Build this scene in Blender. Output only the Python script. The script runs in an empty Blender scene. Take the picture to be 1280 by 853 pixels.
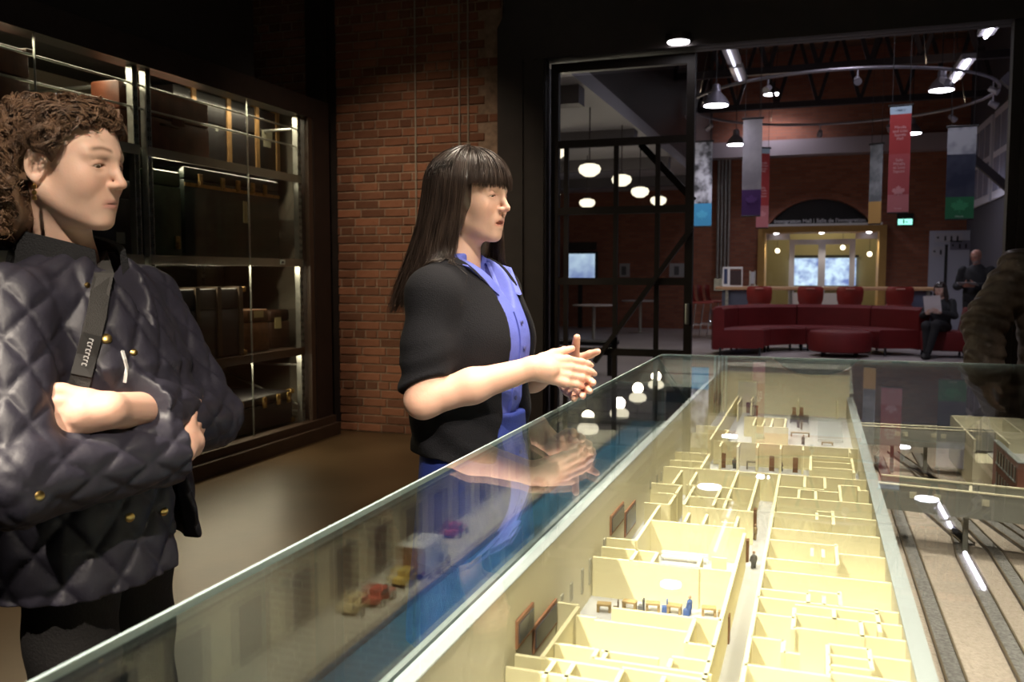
import bpy, bmesh, math, random
import numpy as np
from math import sin, cos, pi, radians, sqrt, atan, atan2
from mathutils import Vector, Matrix

random.seed(7); np.random.seed(7)
sc = bpy.context.scene
COL = sc.collection

# ------------------------------------------------------------------ camera
FPX = 1100.0
PITCH = atan(83.5 / FPX); YAW = atan(380 * cos(PITCH) / FPX)
CAMZ = 1.35
cam_d = bpy.data.cameras.new('camera'); cam = bpy.data.objects.new('camera', cam_d)
COL.objects.link(cam); sc.camera = cam
cam.location = (0, 0, CAMZ)
cam.rotation_euler = (pi / 2 - PITCH, 0, YAW)
cam_d.sensor_width = 36.0; cam_d.lens = 36.0 * FPX / 1280.0
cam_d.clip_start = 0.02; cam_d.clip_end = 200
cam_d.dof.use_dof = True; cam_d.dof.focus_distance = 2.0; cam_d.dof.aperture_fstop = 6.5

# ------------------------------------------------------------------ world, exposure
wd = bpy.data.worlds.new('world'); sc.world = wd; wd.use_nodes = True
wd.node_tree.nodes['Background'].inputs[0].default_value = (0.75, 0.62, 0.60, 1)
wd.node_tree.nodes['Background'].inputs[1].default_value = 0.012
sc.view_settings.view_transform = 'Standard'; sc.view_settings.look = 'None'
sc.view_settings.gamma = 1.0; sc.view_settings.use_curve_mapping = False
sc.view_settings.exposure = 0.12
sc.cycles.max_bounces = 14; sc.cycles.transparent_max_bounces = 24
sc.cycles.diffuse_bounces = 3; sc.cycles.glossy_bounces = 4
sc.cycles.caustics_reflective = False; sc.cycles.caustics_refractive = False
sc.cycles.sample_clamp_indirect = 4.0

# ------------------------------------------------------------------ pixel helpers (1280x853 frame)
_R = (cos(YAW), sin(YAW), 0.0)
_W = (-sin(YAW) * cos(PITCH), cos(YAW) * cos(PITCH), -sin(PITCH))
_U = (-sin(YAW) * sin(PITCH), cos(YAW) * sin(PITCH), cos(PITCH))
def ray(px, py):
    a = (px - 640) / FPX; b = -(py - 426.5) / FPX
    return Vector([_W[i] + a * _R[i] + b * _U[i] for i in range(3)])
def at(px, py, axis, v):
    """point of the view ray through a pixel on the plane axis = v"""
    r = ray(px, py); c = Vector((0, 0, CAMZ)); return c + r * ((v - c[axis]) / r[axis])
def atd(px, py, d):
    return Vector((0, 0, CAMZ)) + ray(px, py) * d

# ------------------------------------------------------------------ materials
def mat(name, col, rough=0.6, metal=0.0, var=0.0, vscale=8.0, bump=0.0, bscale=60.0, emit=None, estr=0.0,
        col2=None, spec=0.5, coat=0.0, objrand=0.0, stretch=None, sheen=0.0):
    m = bpy.data.materials.new(name); m.use_nodes = True
    nt = m.node_tree; N = nt.nodes; L = nt.links
    b = N['Principled BSDF']
    c = tuple(col) + (1,)
    b.inputs['Base Color'].default_value = c
    b.inputs['Roughness'].default_value = rough; b.inputs['Metallic'].default_value = metal
    b.inputs['Specular IOR Level'].default_value = spec
    if coat: b.inputs['Coat Weight'].default_value = coat
    if sheen: b.inputs['Sheen Weight'].default_value = sheen
    co = None
    if var or bump or col2:
        tc = N.new('ShaderNodeTexCoord'); co = tc.outputs['Object']
        if stretch:
            mp = N.new('ShaderNodeMapping'); mp.inputs['Scale'].default_value = stretch
            L.new(co, mp.inputs[0]); co = mp.outputs[0]
    out = None
    if var or col2:
        n = N.new('ShaderNodeTexNoise'); n.inputs['Scale'].default_value = vscale; n.inputs['Detail'].default_value = 5
        L.new(co, n.inputs['Vector'])
        mx = N.new('ShaderNodeMix'); mx.data_type = 'RGBA'
        if col2: a_, b_ = c, tuple(col2) + (1,)
        else: a_ = tuple(x * (1 - var) for x in col) + (1,); b_ = tuple(min(1, x * (1 + var)) for x in col) + (1,)
        mx.inputs[6].default_value = a_; mx.inputs[7].default_value = b_
        rm = N.new('ShaderNodeMapRange'); rm.inputs[1].default_value = 0.3; rm.inputs[2].default_value = 0.7
        L.new(n.outputs[0], rm.inputs[0]); L.new(rm.outputs[0], mx.inputs[0]); out = mx.outputs[2]
    if objrand:
        oi = N.new('ShaderNodeObjectInfo'); hs = N.new('ShaderNodeHueSaturation')
        mr = N.new('ShaderNodeMapRange'); mr.inputs[3].default_value = 1 - objrand; mr.inputs[4].default_value = 1 + objrand
        L.new(oi.outputs['Random'], mr.inputs[0]); L.new(mr.outputs[0], hs.inputs['Value'])
        if out: L.new(out, hs.inputs['Color'])
        else: hs.inputs['Color'].default_value = c
        out = hs.outputs[0]
    if out: L.new(out, b.inputs['Base Color'])
    if bump:
        n2 = N.new('ShaderNodeTexNoise'); n2.inputs['Scale'].default_value = bscale; n2.inputs['Detail'].default_value = 4
        L.new(co, n2.inputs['Vector'])
        bp = N.new('ShaderNodeBump'); bp.inputs['Strength'].default_value = bump; bp.inputs['Distance'].default_value = 0.01
        L.new(n2.outputs[0], bp.inputs['Height']); L.new(bp.outputs[0], b.inputs['Normal'])
    if emit is not None:
        b.inputs['Emission Color'].default_value = tuple(emit) + (1,); b.inputs['Emission Strength'].default_value = estr
    return m

def flat(n, c): return mat(n, c, .75)

def glass_mat(name, tint=(1, 1, 1), f0=0.04, rough=0.0, refl=1.0):
    """thin pane: clear transmission plus Fresnel mirror reflection on each face"""
    m = bpy.data.materials.new(name); m.use_nodes = True
    nt = m.node_tree; N = nt.nodes; L = nt.links
    N.remove(N['Principled BSDF']); out = N['Material Output']
    geo = N.new('ShaderNodeNewGeometry')
    dt = N.new('ShaderNodeVectorMath'); dt.operation = 'DOT_PRODUCT'
    L.new(geo.outputs['Incoming'], dt.inputs[0]); L.new(geo.outputs['Normal'], dt.inputs[1])
    def mth(op, a, b=None):
        n = N.new('ShaderNodeMath'); n.operation = op
        for i, v in enumerate((a, b)):
            if v is None: continue
            if isinstance(v, (int, float)): n.inputs[i].default_value = v
            else: L.new(v, n.inputs[i])
        return n.outputs[0]
    c = mth('ABSOLUTE', dt.outputs['Value'])
    p = mth('POWER', mth('SUBTRACT', 1.0, c), 5.0)
    f = mth('MULTIPLY', mth('ADD', f0, mth('MULTIPLY', p, 1 - f0)), refl)
    tr = N.new('ShaderNodeBsdfTransparent'); tr.inputs[0].default_value = tuple(tint) + (1,)
    gl = N.new('ShaderNodeBsdfGlossy'); gl.inputs['Roughness'].default_value = rough
    mx = N.new('ShaderNodeMixShader'); L.new(f, mx.inputs[0]); L.new(tr.outputs[0], mx.inputs[1]); L.new(gl.outputs[0], mx.inputs[2])
    L.new(mx.outputs[0], out.inputs[0])
    return m

def emis(name, col, s):
    m = bpy.data.materials.new(name); m.use_nodes = True
    nt = m.node_tree; nt.nodes.remove(nt.nodes['Principled BSDF'])
    e = nt.nodes.new('ShaderNodeEmission'); e.inputs[0].default_value = tuple(col) + (1,); e.inputs[1].default_value = s
    nt.links.new(e.outputs[0], nt.nodes['Material Output'].inputs[0]); return m

# ------------------------------------------------------------------ mesh builder
class MB:
    def __init__(s): s.v = []; s.f = []; s.mi = []; s.cur = 0
    def add(s, vs, fs):
        o = len(s.v); s.v += [tuple(v) for v in vs]
        s.f += [tuple(i + o for i in f) for f in fs]; s.mi += [s.cur] * len(fs); return s
    def box(s, c, d, rz=0.0, M=None):
        hx, hy, hz = d[0] / 2, d[1] / 2, d[2] / 2
        vs = [Vector((x, y, z)) for z in (-hz, hz) for y in (-hy, hy) for x in (-hx, hx)]
        if M is None: M = Matrix.Translation(c) @ Matrix.Rotation(rz, 4, 'Z')
        return s.add([M @ v for v in vs], [(0, 2, 3, 1), (4, 5, 7, 6), (0, 1, 5, 4), (2, 6, 7, 3), (0, 4, 6, 2), (1, 3, 7, 5)])
    def b2(s, a, b):
        return s.box([(a[i] + b[i]) / 2 for i in range(3)], [abs(b[i] - a[i]) for i in range(3)])
    def bbox(s, c, d, bev=0.01, seg=2, rz=0.0, M=None):
        bm = bmesh.new(); bmesh.ops.create_cube(bm, size=1.0)
        for v in bm.verts: v.co = Vector((v.co.x * d[0], v.co.y * d[1], v.co.z * d[2]))
        bmesh.ops.bevel(bm, geom=list(bm.edges), offset=min(bev, min(d) * 0.49), segments=seg, affect='EDGES', profile=0.5)
        if M is None: M = Matrix.Translation(c) @ Matrix.Rotation(rz, 4, 'Z')
        bm.verts.index_update(); vs = [M @ v.co for v in bm.verts]; fs = [[v.index for v in f.verts] for f in bm.faces]
        bm.free(); return s.add(vs, fs)
    def bar(s, a, b, w, h=None, up=(0, 0, 1)):
        a = Vector(a); b = Vector(b); h = h or w; d = b - a; L = d.length; d.normalize()
        u = Vector(up)
        if abs(d.dot(u)) > 0.98: u = Vector((1, 0, 0))
        x = d.cross(u).normalized(); z = x.cross(d)
        M = Matrix((( x.x, d.x, z.x, 0), (x.y, d.y, z.y, 0), (x.z, d.z, z.z, 0), (0, 0, 0, 1)))
        return s.box(None, (w, L, h), M=Matrix.Translation((a + b) / 2) @ M)
    def tube(s, pts, r, n=8, cap=True, closed=False):
        pts = [Vector(p) for p in pts]; k = len(pts)
        rs = r if isinstance(r, (list, tuple)) else [r] * k
        vs = []; prev = None
        for i in range(k):
            if closed: t = pts[(i + 1) % k] - pts[i - 1]
            else: t = pts[min(i + 1, k - 1)] - pts[max(i - 1, 0)]
            t.normalize()
            if prev is None:
                u = Vector((0, 0, 1)) if abs(t.z) < 0.9 else Vector((1, 0, 0))
                x = t.cross(u).normalized()
            else: x = (prev - t * prev.dot(t)).normalized()
            prev = x; y = t.cross(x)
            vs += [pts[i] + (x * cos(2 * pi * j / n) + y * sin(2 * pi * j / n)) * rs[i] for j in range(n)]
        fs = []
        for i in range(k if closed else k - 1):
            for j in range(n):
                a = i * n + j; b = i * n + (j + 1) % n; c = ((i + 1) % k) * n + (j + 1) % n; d = ((i + 1) % k) * n + j
                fs.append((a, b, c, d))
        if cap and not closed:
            fs.append(tuple(range(n - 1, -1, -1))); fs.append(tuple((k - 1) * n + j for j in range(n)))
        return s.add(vs, fs)
    def cyl(s, c, r, h, n=20, r2=None, axis=2):
        e = Vector((0, 0, 0)); e[axis] = 1
        c = Vector(c); return s.tube([c, c + e * h], [r, r if r2 is None else r2], n)
    def lathe(s, prof, c=(0, 0, 0), n=24):
        c = Vector(c); vs = []; fs = []; k = len(prof)
        for (r, z) in prof: vs += [c + Vector((r * cos(2 * pi * j / n), r * sin(2 * pi * j / n), z)) for j in range(n)]
        for i in range(k - 1):
            for j in range(n): fs.append((i * n + j, i * n + (j + 1) % n, (i + 1) * n + (j + 1) % n, (i + 1) * n + j))
        fs.append(tuple(range(n - 1, -1, -1))); fs.append(tuple((k - 1) * n + j for j in range(n)))
        return s.add(vs, fs)
    def prism(s, poly, M, t):
        """2-D outline (x, y) extruded by t along local z, placed with M"""
        n = len(poly); vs = [M @ Vector((p[0], p[1], 0)) for p in poly] + [M @ Vector((p[0], p[1], t)) for p in poly]
        fs = [tuple(range(n - 1, -1, -1)), tuple(range(n, 2 * n))] + [(i, (i + 1) % n, n + (i + 1) % n, n + i) for i in range(n)]
        return s.add(vs, fs)
    def mesh(s, name, mats, smooth=False):
        me = bpy.data.meshes.new(name); me.from_pydata(s.v, [], s.f)
        for m in (mats if isinstance(mats, (list, tuple)) else [mats]): me.materials.append(m)
        if any(s.mi): me.polygons.foreach_set('material_index', s.mi)
        bm = bmesh.new(); bm.from_mesh(me); bmesh.ops.recalc_face_normals(bm, faces=bm.faces); bm.to_mesh(me); bm.free()
        if smooth:
            me.polygons.foreach_set('use_smooth', [True] * len(me.polygons))
            if smooth != 'all': me.set_sharp_from_angle(angle=radians(38))
        me.update(); return me
    def build(s, name, mats, parent=None, smooth=False):
        return put(name, s.mesh(name, mats, smooth), parent)

def put(name, me, parent=None):
    o = bpy.data.objects.new(name, me); COL.objects.link(o)
    if parent is not None: o.parent = parent
    return o
def tag(o, label=None, cat=None, group=None, kind=None):
    if label: o['label'] = label
    if cat: o['category'] = cat
    if group: o['group'] = group
    if kind: o['kind'] = kind
    return o
def thing(name, label, cat, loc=(0, 0, 0), rz=0.0, group=None):
    o = bpy.data.objects.new(name, None); COL.objects.link(o); o.location = loc; o.rotation_euler = (0, 0, rz)
    o.empty_display_size = 0.1
    return tag(o, label, cat, group)
def struct(name, mb, m, parent=None, smooth=False, label=None):
    o = mb.build(name, m, parent, smooth)
    if parent is None: o['kind'] = 'structure'
    if label: o['label'] = label
    return o
def copy_tree(o, parent=None):
    c = o.copy(); COL.objects.link(c); c.parent = parent
    for ch in list(o.children): copy_tree(ch, c)
    return c
def spot(name, loc, target, power, ang, blend=0.6, col=(1, .86, .68), rad=0.05, parent=None):
    l = bpy.data.lights.new(name, 'SPOT'); l.energy = power; l.spot_size = radians(ang); l.spot_blend = blend
    l.color = col; l.shadow_soft_size = rad
    o = bpy.data.objects.new(name, l); COL.objects.link(o); o.location = loc
    o.rotation_euler = (Vector(target) - Vector(loc)).to_track_quat('-Z', 'Y').to_euler()
    if parent is not None: o.parent = parent
    return o
def point(name, loc, power, col=(1, 1, 1), rad=0.1, parent=None):
    l = bpy.data.lights.new(name, 'POINT'); l.energy = power; l.color = col; l.shadow_soft_size = rad
    o = bpy.data.objects.new(name, l); COL.objects.link(o); o.location = loc
    if parent is not None: o.parent = parent
    return o
def area(name, loc, rot, sx, sy, power, col=(1, 1, 1), parent=None):
    l = bpy.data.lights.new(name, 'AREA'); l.shape = 'RECTANGLE'; l.size = sx; l.size_y = sy; l.energy = power; l.color = col
    o = bpy.data.objects.new(name, l); COL.objects.link(o); o.location = loc; o.rotation_euler = rot
    if parent is not None: o.parent = parent
    return o
def text(name, body, size, m, M, parent=None, ext=0.001, align='CENTER', space=1.0):
    cu = bpy.data.curves.new(name, 'FONT'); cu.body = body; cu.size = size; cu.align_x = align; cu.align_y = 'CENTER'
    cu.extrude = ext; cu.resolution_u = 2; cu.space_line = space
    tmp = bpy.data.objects.new(name, cu); COL.objects.link(tmp); bpy.context.view_layer.update()
    me = bpy.data.meshes.new_from_object(tmp.evaluated_get(bpy.context.evaluated_depsgraph_get()))
    bpy.data.objects.remove(tmp); me.transform(M); me.materials.clear(); me.materials.append(m)
    return tag(put(name, me, parent), kind='stuff')
FACING = Matrix(((1, 0, 0, 0), (0, 0, -1, 0), (0, 1, 0, 0), (0, 0, 0, 1)))   # XY text -> upright, facing -Y

# ================================================================== THE SETTING
M = {}
M['floor'] = mat('polished_concrete', (0.062, 0.038, 0.018), 0.34, col2=(0.105, 0.067, 0.033), vscale=1.7, bump=0.03, bscale=25)
M['hallfloor'] = mat('hall_concrete', (0.30, 0.26, 0.25), 0.4, col2=(0.38, 0.34, 0.32), vscale=1.1)
M['dark'] = mat('dark_brown_steel', (0.022, 0.015, 0.013), 0.5, var=0.2)
M['black'] = mat('black_paint', (0.010, 0.009, 0.009), 0.7)
M['mortar'] = mat('lime_mortar', (0.30, 0.205, 0.145), 0.95, var=0.3, vscale=20)
M['brick'] = mat('red_brick', (0.200, 0.078, 0.040), 0.9, col2=(0.255, 0.105, 0.058), vscale=9, bump=0.5, bscale=45, objrand=0.38)
M['brick_far'] = None
M['ceil'] = mat('ceiling_black', (0.018, 0.015, 0.014), 0.9)
M['white'] = mat('white_paint', (0.75, 0.75, 0.75), 0.5)
M['steel'] = mat('galvanised_steel', (0.55, 0.56, 0.52), 0.35, 0.85, var=0.15, vscale=20)
M['chrome'] = mat('chrome', (0.75, 0.75, 0.78), 0.2, 1.0)
M['glass'] = glass_mat('window_glass')
YB = 6.68            # plane of the brick wall and portal (its gallery face)

# floors
struct('floor', MB().b2((-9, -3.5, -0.1), (6, YB + 0.4, 0)), M['floor'])
struct('floor_hall', MB().b2((-9, YB + 0.4, -0.1), (4.0, 22.5, 0)), M['hallfloor'])
# gallery shell
struct('ceiling', MB().b2((-9, -3.5, 5.2), (6, YB, 5.3)), M['ceil'])
struct('wall_left', MB().b2((-5.2, -3.5, 0), (-5.05, YB, 5.2)), mat('warm_grey_panel', (0.20, 0.175, 0.135), 0.8, var=0.1, vscale=2))
struct('wall_right', MB().b2((5.8, -3.5, 0), (5.95, YB, 5.2)), M['dark'])
struct('wall_front', MB().b2((-5.05, -3.5, 0), (5.8, -3.35, 5.2)), M['dark'])

# --- brick wall with every visible brick a piece of its own
XW0, XW1 = -5.05, -2.38
wb = struct('wall_back', MB().b2((XW0, YB - 0.001, 0), (XW1, YB + 0.42, 5.2)), M['mortar'])
BL, BH, BD, JT = 0.213, 0.061, 0.05, 0.012
random.seed(11)
def brick_mesh(l, seed):
    rnd = random.Random(seed); m = MB(); e = 0.004
    hx, hz = l / 2, BH / 2
    vs = []
    for (y, k) in ((0.03, 0), (-0.004, 0), (-0.010, e)):
        vs += [(-hx + k + rnd.uniform(-.0015, .0015), y, -hz + k), (hx - k + rnd.uniform(-.0015, .0015), y, -hz + k),
               (hx - k, y, hz - k + rnd.uniform(-.0015, .0015)), (-hx + k, y, hz - k)]
    fs = [(8, 9, 10, 11)]
    for a in (0, 4):
        for i in range(4): fs.append((a + i, a + (i + 1) % 4, a + 4 + (i + 1) % 4, a + 4 + i))
    m.add(vs, fs); return m.mesh('brick', M['brick'])
BMESH = [brick_mesh(BL, i) for i in range(5)]; HMESH = [brick_mesh(BL / 2 - 0.006, 20 + i) for i in range(3)]
cands = []; rest = MB()
def px_of(x, y, z):
    v = Vector((x, y, z - CAMZ)); d = v.dot(Vector(_W)); return 640 + FPX * v.dot(Vector(_R)) / d, 426.5 - FPX * v.dot(Vector(_U)) / d
row = 0; z = BH / 2 + 0.006
while z < 5.2 - BH / 2:
    head = (row % 6 == 5)
    x = XW0 + (0.055 if row % 2 else 0.0) + (0.03 if head else 0)
    step = (BL / 2 + 0.006) if head else BL + JT
    while x + step < XW1 + 0.02:
        l = step - JT; cx = x + l / 2
        px, py = px_of(cx, YB, z)
        vis = ((424 < px + 16 and px - 16 < 628) or (318 < px < 404 and py < 128)) and -6 < py < 545
        behind = (535 < px < 640 and 205 < py) or (520 < px and 340 < py)
        if vis and not behind: cands.append((cx, z, head))
        else: rest.box((cx, YB + 0.007, z), (l, 0.03, BH))
        x += step
    z += BH + JT; row += 1
if len(cands) > 300:
    cands.sort(key=lambda c: c[1])
    for c in cands[300:]: rest.box((c[0], YB + 0.007, c[1]), ((BL / 2 - 0.006) if c[2] else BL, 0.03, BH))
    cands = cands[:300]
for (cx, z_, head) in cands:
    b = put('brick', random.choice(HMESH if head else BMESH), wb); b.location = (cx, YB + random.uniform(-.0025, .0025), z_)
rb = rest.build('brickwork', M['brick'], wb); rb['kind'] = 'stuff'

# --- steel portal: frame, header, jambs
pm = MB()
hdr = [(-2.395, 0), (-2.0, 0), (-2.0, 3.0), (1.18, 3.0), (1.18, 0), (1.62, 0), (1.62, 5.2), (-2.05, 5.2), (-2.05, 3.9), (-2.395, 3.26)]
pm.prism(hdr, Matrix(((1, 0, 0, 0), (0, 0, -1, YB + 0.02), (0, 1, 0, 0), (0, 0, 0, 1))), 0.10)
portal = struct('trim_1', pm, M['dark'], label='dark brown steel portal frame around the hall opening')
struct('wall_back_header', MB().b2((-2.4, YB + 0.03, 3.0), (5.8, YB + 0.10, 5.2)).b2((1.3, YB + 0.03, 0), (5.8, YB + 0.4, 3.0))
       .b2((-2.4, YB + 0.03, 0), (-2.06, YB + 0.4, 3.0)), M['dark'])
m = MB()
for x0, dx in ((-2.06, .05), (-2.2, .02), (1.24, .05)): m.b2((x0, YB - .10, 0), (x0 + dx, YB - .075, 3.0))
m.b2((-2.1, YB - .10, 3.0), (1.3, YB - .06, 3.05)); m.build('flange', M['dark'], portal)

# column and slim conduits on the brick
struct('trim_2', MB().b2((-4.06, YB - .17, 0), (-3.87, YB - .155, 5.2)).b2((-4.06, YB - .015, 0), (-3.87, YB, 5.2)).b2((-3.975, YB - .155, 0), (-3.955, YB - .015, 5.2)),
       M['dark'], label='dark steel column between display cabinet and brick wall')
M['conduit'] = mat('conduit_paint', (0.34, 0.29, 0.23), 0.5, 0.2)
for px, ybot in ((520, 330), (575, 200), (586, 200)):
    a = at(px, 60, 1, YB); zb = at(px, ybot, 1, YB).z if px == 520 else 1.5
    c = MB().tube([(a.x, YB - .022, 5.1), (a.x, YB - .022, zb)], .0075, 8)
    for zz in (3.2, 2.4): c.box((a.x, YB - .014, zz), (.03, .012, .015))
    o = c.build('conduit', M['conduit'], None, True)
    tag(o, {520: 'thin painted conduit pipe on the bricks, farthest left of three', 575: 'middle thin conduit pipe on the bricks above the speaking woman',
            586: 'rightmost thin conduit pipe on the bricks, nearest the portal'}[px], 'pipe', 'conduits on the brick wall')

# --- glazed steel gate standing in the left part of the opening
GX0, GX1, GZ = -2.0, -0.885, 2.99
gate = thing('glazed_gate', 'tall dark steel gate with glass panes and diagonal braces in portal', 'gate', (GX0, YB + .10, 0))
W_ = GX1 - GX0; m = MB()
m.b2((0, -.03, 0), (.06, .03, GZ)); m.b2((W_ - .06, -.03, 0), (W_, .03, GZ))
m.b2((.06, -.03, GZ - .07), (W_ - .06, .03, GZ)); m.b2((.06, -.03, 0), (W_ - .06, .03, .12))
m.build('frame', M['dark'], gate)
zs = [0.12] + [at(770, y, 1, YB + .1).z for y in (440, 352, 263, 178)] + [GZ - .07]
for z0 in zs[1:-1]: MB().b2((.06, -.025, z0 - .028), (W_ - .06, .025, z0 + .028)).build('rail', M['dark'], gate)
for px in (708, 770, 822):
    x0 = at(px, 250, 1, YB + .1).x - GX0
    MB().b2((x0 - .018, -.015, .12), (x0 + .018, .015, zs[4])).build('mullion', M['dark'], gate)
p1 = at(745, 452, 1, YB + .1); p2_ = at(866, 285, 1, YB + .1)
MB().bar((p1.x - GX0, -.045, p1.z), (p2_.x - GX0, -.045, p2_.z), .035, .05, up=(0, 1, 0)).build('brace', M['dark'], gate)
p1 = at(800, 180, 1, YB + .1); p2_ = at(866, 250, 1, YB + .1)
MB().bar((p1.x - GX0, .045, p1.z), (p2_.x - GX0, .045, p2_.z), .05, .07, up=(0, 1, 0)).build('brace', M['dark'], gate)
gg = glass_mat('gate_glass', (0.80, 0.80, 0.80), refl=0.7)
for i in range(len(zs) - 1):
    MB().b2((.06, -.004, zs[i] + .028), (W_ - .06, .004, zs[i + 1] - .028)).build('pane', gg, gate)
MB().bbox((W_ - .03, -.05, 1.05), (.03, .04, .16), .008).build('handle', M['steel'], gate)

# ================================================================== THE HALL BEYOND
YK = 22.0; XR = 3.15
# far brick wall: bricks are under 4 px here, so the material carries them
def far_brick():
    m = bpy.data.materials.new('far_brick'); m.use_nodes = True; nt = m.node_tree; N = nt.nodes; L = nt.links; b = N['Principled BSDF']
    tc = N.new('ShaderNodeTexCoord'); sp = N.new('ShaderNodeSeparateXYZ'); L.new(tc.outputs['Object'], sp.inputs[0])
    ad = N.new('ShaderNodeMath'); ad.operation = 'ADD'; L.new(sp.outputs[0], ad.inputs[0]); L.new(sp.outputs[1], ad.inputs[1])
    cb = N.new('ShaderNodeCombineXYZ'); L.new(ad.outputs[0], cb.inputs[0]); L.new(sp.outputs[2], cb.inputs[1])
    t = N.new('ShaderNodeTexBrick'); L.new(cb.outputs[0], t.inputs['Vector']); t.inputs['Scale'].default_value = 1.0
    t.inputs['Brick Width'].default_value = .225; t.inputs['Row Height'].default_value = .073; t.inputs['Mortar Size'].default_value = .006
    t.inputs['Color1'].default_value = (.36, .135, .080, 1); t.inputs['Color2'].default_value = (.27, .095, .058, 1); t.inputs['Mortar'].default_value = (.22, .13, .10, 1)
    L.new(t.outputs[0], b.inputs['Base Color']); b.inputs['Roughness'].default_value = .9; return m
FB = far_brick()
# wall with entrance opening and arched recess
EX0, EX1, EZ = -1.32, 1.50, 2.47
AX0, AX1, AZ0, AZ1 = -1.08, 1.16, 2.55, 3.13
w = MB()
def yq(m, x0, x1, z0, z1, y0=YK, y1=YK + .4): m.b2((x0, y0, z0), (x1, y1, z1))
yq(w, -9, EX0, 0, 6.6); yq(w, EX1, XR, 0, 6.6); yq(w, EX0, EX1, AZ1 + .06, 6.6)
n = 16; xc = (AX0 + AX1) / 2; hw = (AX1 - AX0) / 2
def archz(x):
    R_ = (hw * hw + (AZ1 - AZ0) ** 2) / (2 * (AZ1 - AZ0)); return AZ1 - R_ + sqrt(max(0, R_ * R_ - (x - xc) ** 2))
xs = [AX0 + (AX1 - AX0) * i / n for i in range(n + 1)]
poly = [(EX0, EZ), (AX0, EZ)] + [(x, archz(x)) for x in xs] + [(AX1, EZ), (EX1, EZ), (EX1, AZ1 + .06), (EX0, AZ1 + .06)]
w.prism(poly, Matrix(((1, 0, 0, 0), (0, 0, 1, YK), (0, 1, 0, 0), (0, 0, 0, 1))), .4)
struct('wall_back_hall', w, FB)
m = MB()     # projecting arch ring
for i in range(n):
    a, b = xs[i], xs[i + 1]
    m.add([(a, YK - .03, archz(a)), (b, YK - .03, archz(b)), (b, YK - .03, archz(b) + .16), (a, YK - .03, archz(a) + .16),
           (a, YK + .01, archz(a)), (b, YK + .01, archz(b)), (b, YK + .01, archz(b) + .16), (a, YK + .01, archz(a) + .16)],
          [(0, 1, 2, 3), (7, 6, 5, 4), (0, 4, 5, 1), (3, 2, 6, 7), (0, 3, 7, 4), (1, 5, 6, 2)])
struct('trim_3', m, FB, label='projecting brick arch over the hall entrance')
struct('wall_hall_recess', MB().b2((AX0 - .1, YK + .3, EZ), (AX1 + .1, YK + .45, AZ1 + .3)), mat('night_blue_panel', (.010, .009, .018), .5))
struct('wall_right_hall', MB().b2((XR, YB + .4, 0), (XR + .2, YK, 6.6)), mat('hall_side_wall', (.055, .052, .068), .7))
struct('wall_left_hall', MB().b2((-9, YB + .4, 0), (-8.85, YK, 6.6)), FB)
# timber deck ceiling with boards, lower white ceiling over the side bay
wood = mat('roof_boards', (.16, .085, .040), .7, col2=(.10, .05, .028), vscale=3, objrand=.3)
dk = struct('ceiling_hall', MB().b2((-3.3, YB + .4, 6.6), (XR + .2, YK + .4, 6.75)), M['ceil'])
for i in range(30):
    y0 = YB + .45 + i * .515; MB().b2((-3.3, y0, 6.55), (XR, y0 + .49, 6.6)).build('board', wood, dk)
struct('ceiling_side_bay', MB().b2((-9, YB + .4, 3.42), (-2.45, YK, 3.6)), mat('side_bay_ceiling', (.42, .41, .43), .6))
struct('wall_side_bay', MB().b2((-2.55, YB + .4, 3.6), (-2.45, YK, 6.6)), M['dark'])
for i, y in enumerate((9.5, 12.6, 15.7, 18.8)):
    struct('trim_bay_beam', MB().b2((-8.8, y, 3.22), (-2.5, y + .25, 3.42)), mat('bay_beam_%d' % i, (.12, .11, .12), .6))
M['steelwork'] = mat('roof_steel', (.035, .028, .036), .5, .3)
def truss(y, zb, zt, label):
    t = thing('roof_truss', label, 'truss', (0, y, 0), group='roof trusses of the hall')
    MB().b2((-2.45, -.06, zb), (XR, .06, zb + .12)).build('bottom_chord', M['steelwork'], t)
    MB().b2((-2.45, -.06, zt), (XR, .06, zt + .14)).build('top_chord', M['steelwork'], t)
    n = 7
    for i in range(n):
        x0 = -2.45 + (XR + 2.45) * i / n; x1 = -2.45 + (XR + 2.45) * (i + 1) / n; xm = (x0 + x1) / 2
        MB().bar((x0, 0, zb + .06), (xm, 0, zt), .07).build('web', M['steelwork'], t)
        MB().bar((xm, 0, zt), (x1, 0, zb + .06), .07).build('web', M['steelwork'], t)
for y, zb, zt, lb in ((9.3, 4.75, 6.2, 'dark steel roof truss nearest the portal'), (12.6, 4.75, 6.2, 'second dark steel roof truss from the portal'),
                      (15.9, 4.75, 6.2, 'third dark steel roof truss from the portal'), (19.2, 4.75, 6.2, 'dark steel roof truss nearest the entrance wall')):
    truss(y, zb, zt, lb)
# pale lit beam along the top of the far wall, diagonal wall braces
struct('trim_4', MB().b2((-3.2, YK - .45, 4.10), (XR, YK, 4.45)), mat('pale_beam', (.36, .30, .32), .6), label='pale beam along the top of the far brick wall')
struct('trim_5', MB().bar((XR - .05, 12.0, 2.7), (XR - 1.1, 12.0, 3.7), .12), M['steelwork'], label='diagonal steel knee brace beside the green banner')
struct('trim_6', MB().bar((XR - .05, 16.4, 2.6), (XR - 1.1, 16.4, 3.6), .12), M['steelwork'], label='farther diagonal steel knee brace on the right wall')
for k, y in enumerate((10.2, 12.0, 16.4)):
    struct('trim_column_%d' % (k + 1), MB().b2((XR - .14, y - .08, 0), (XR, y + .08, 6.2)), M['steelwork'])
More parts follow.
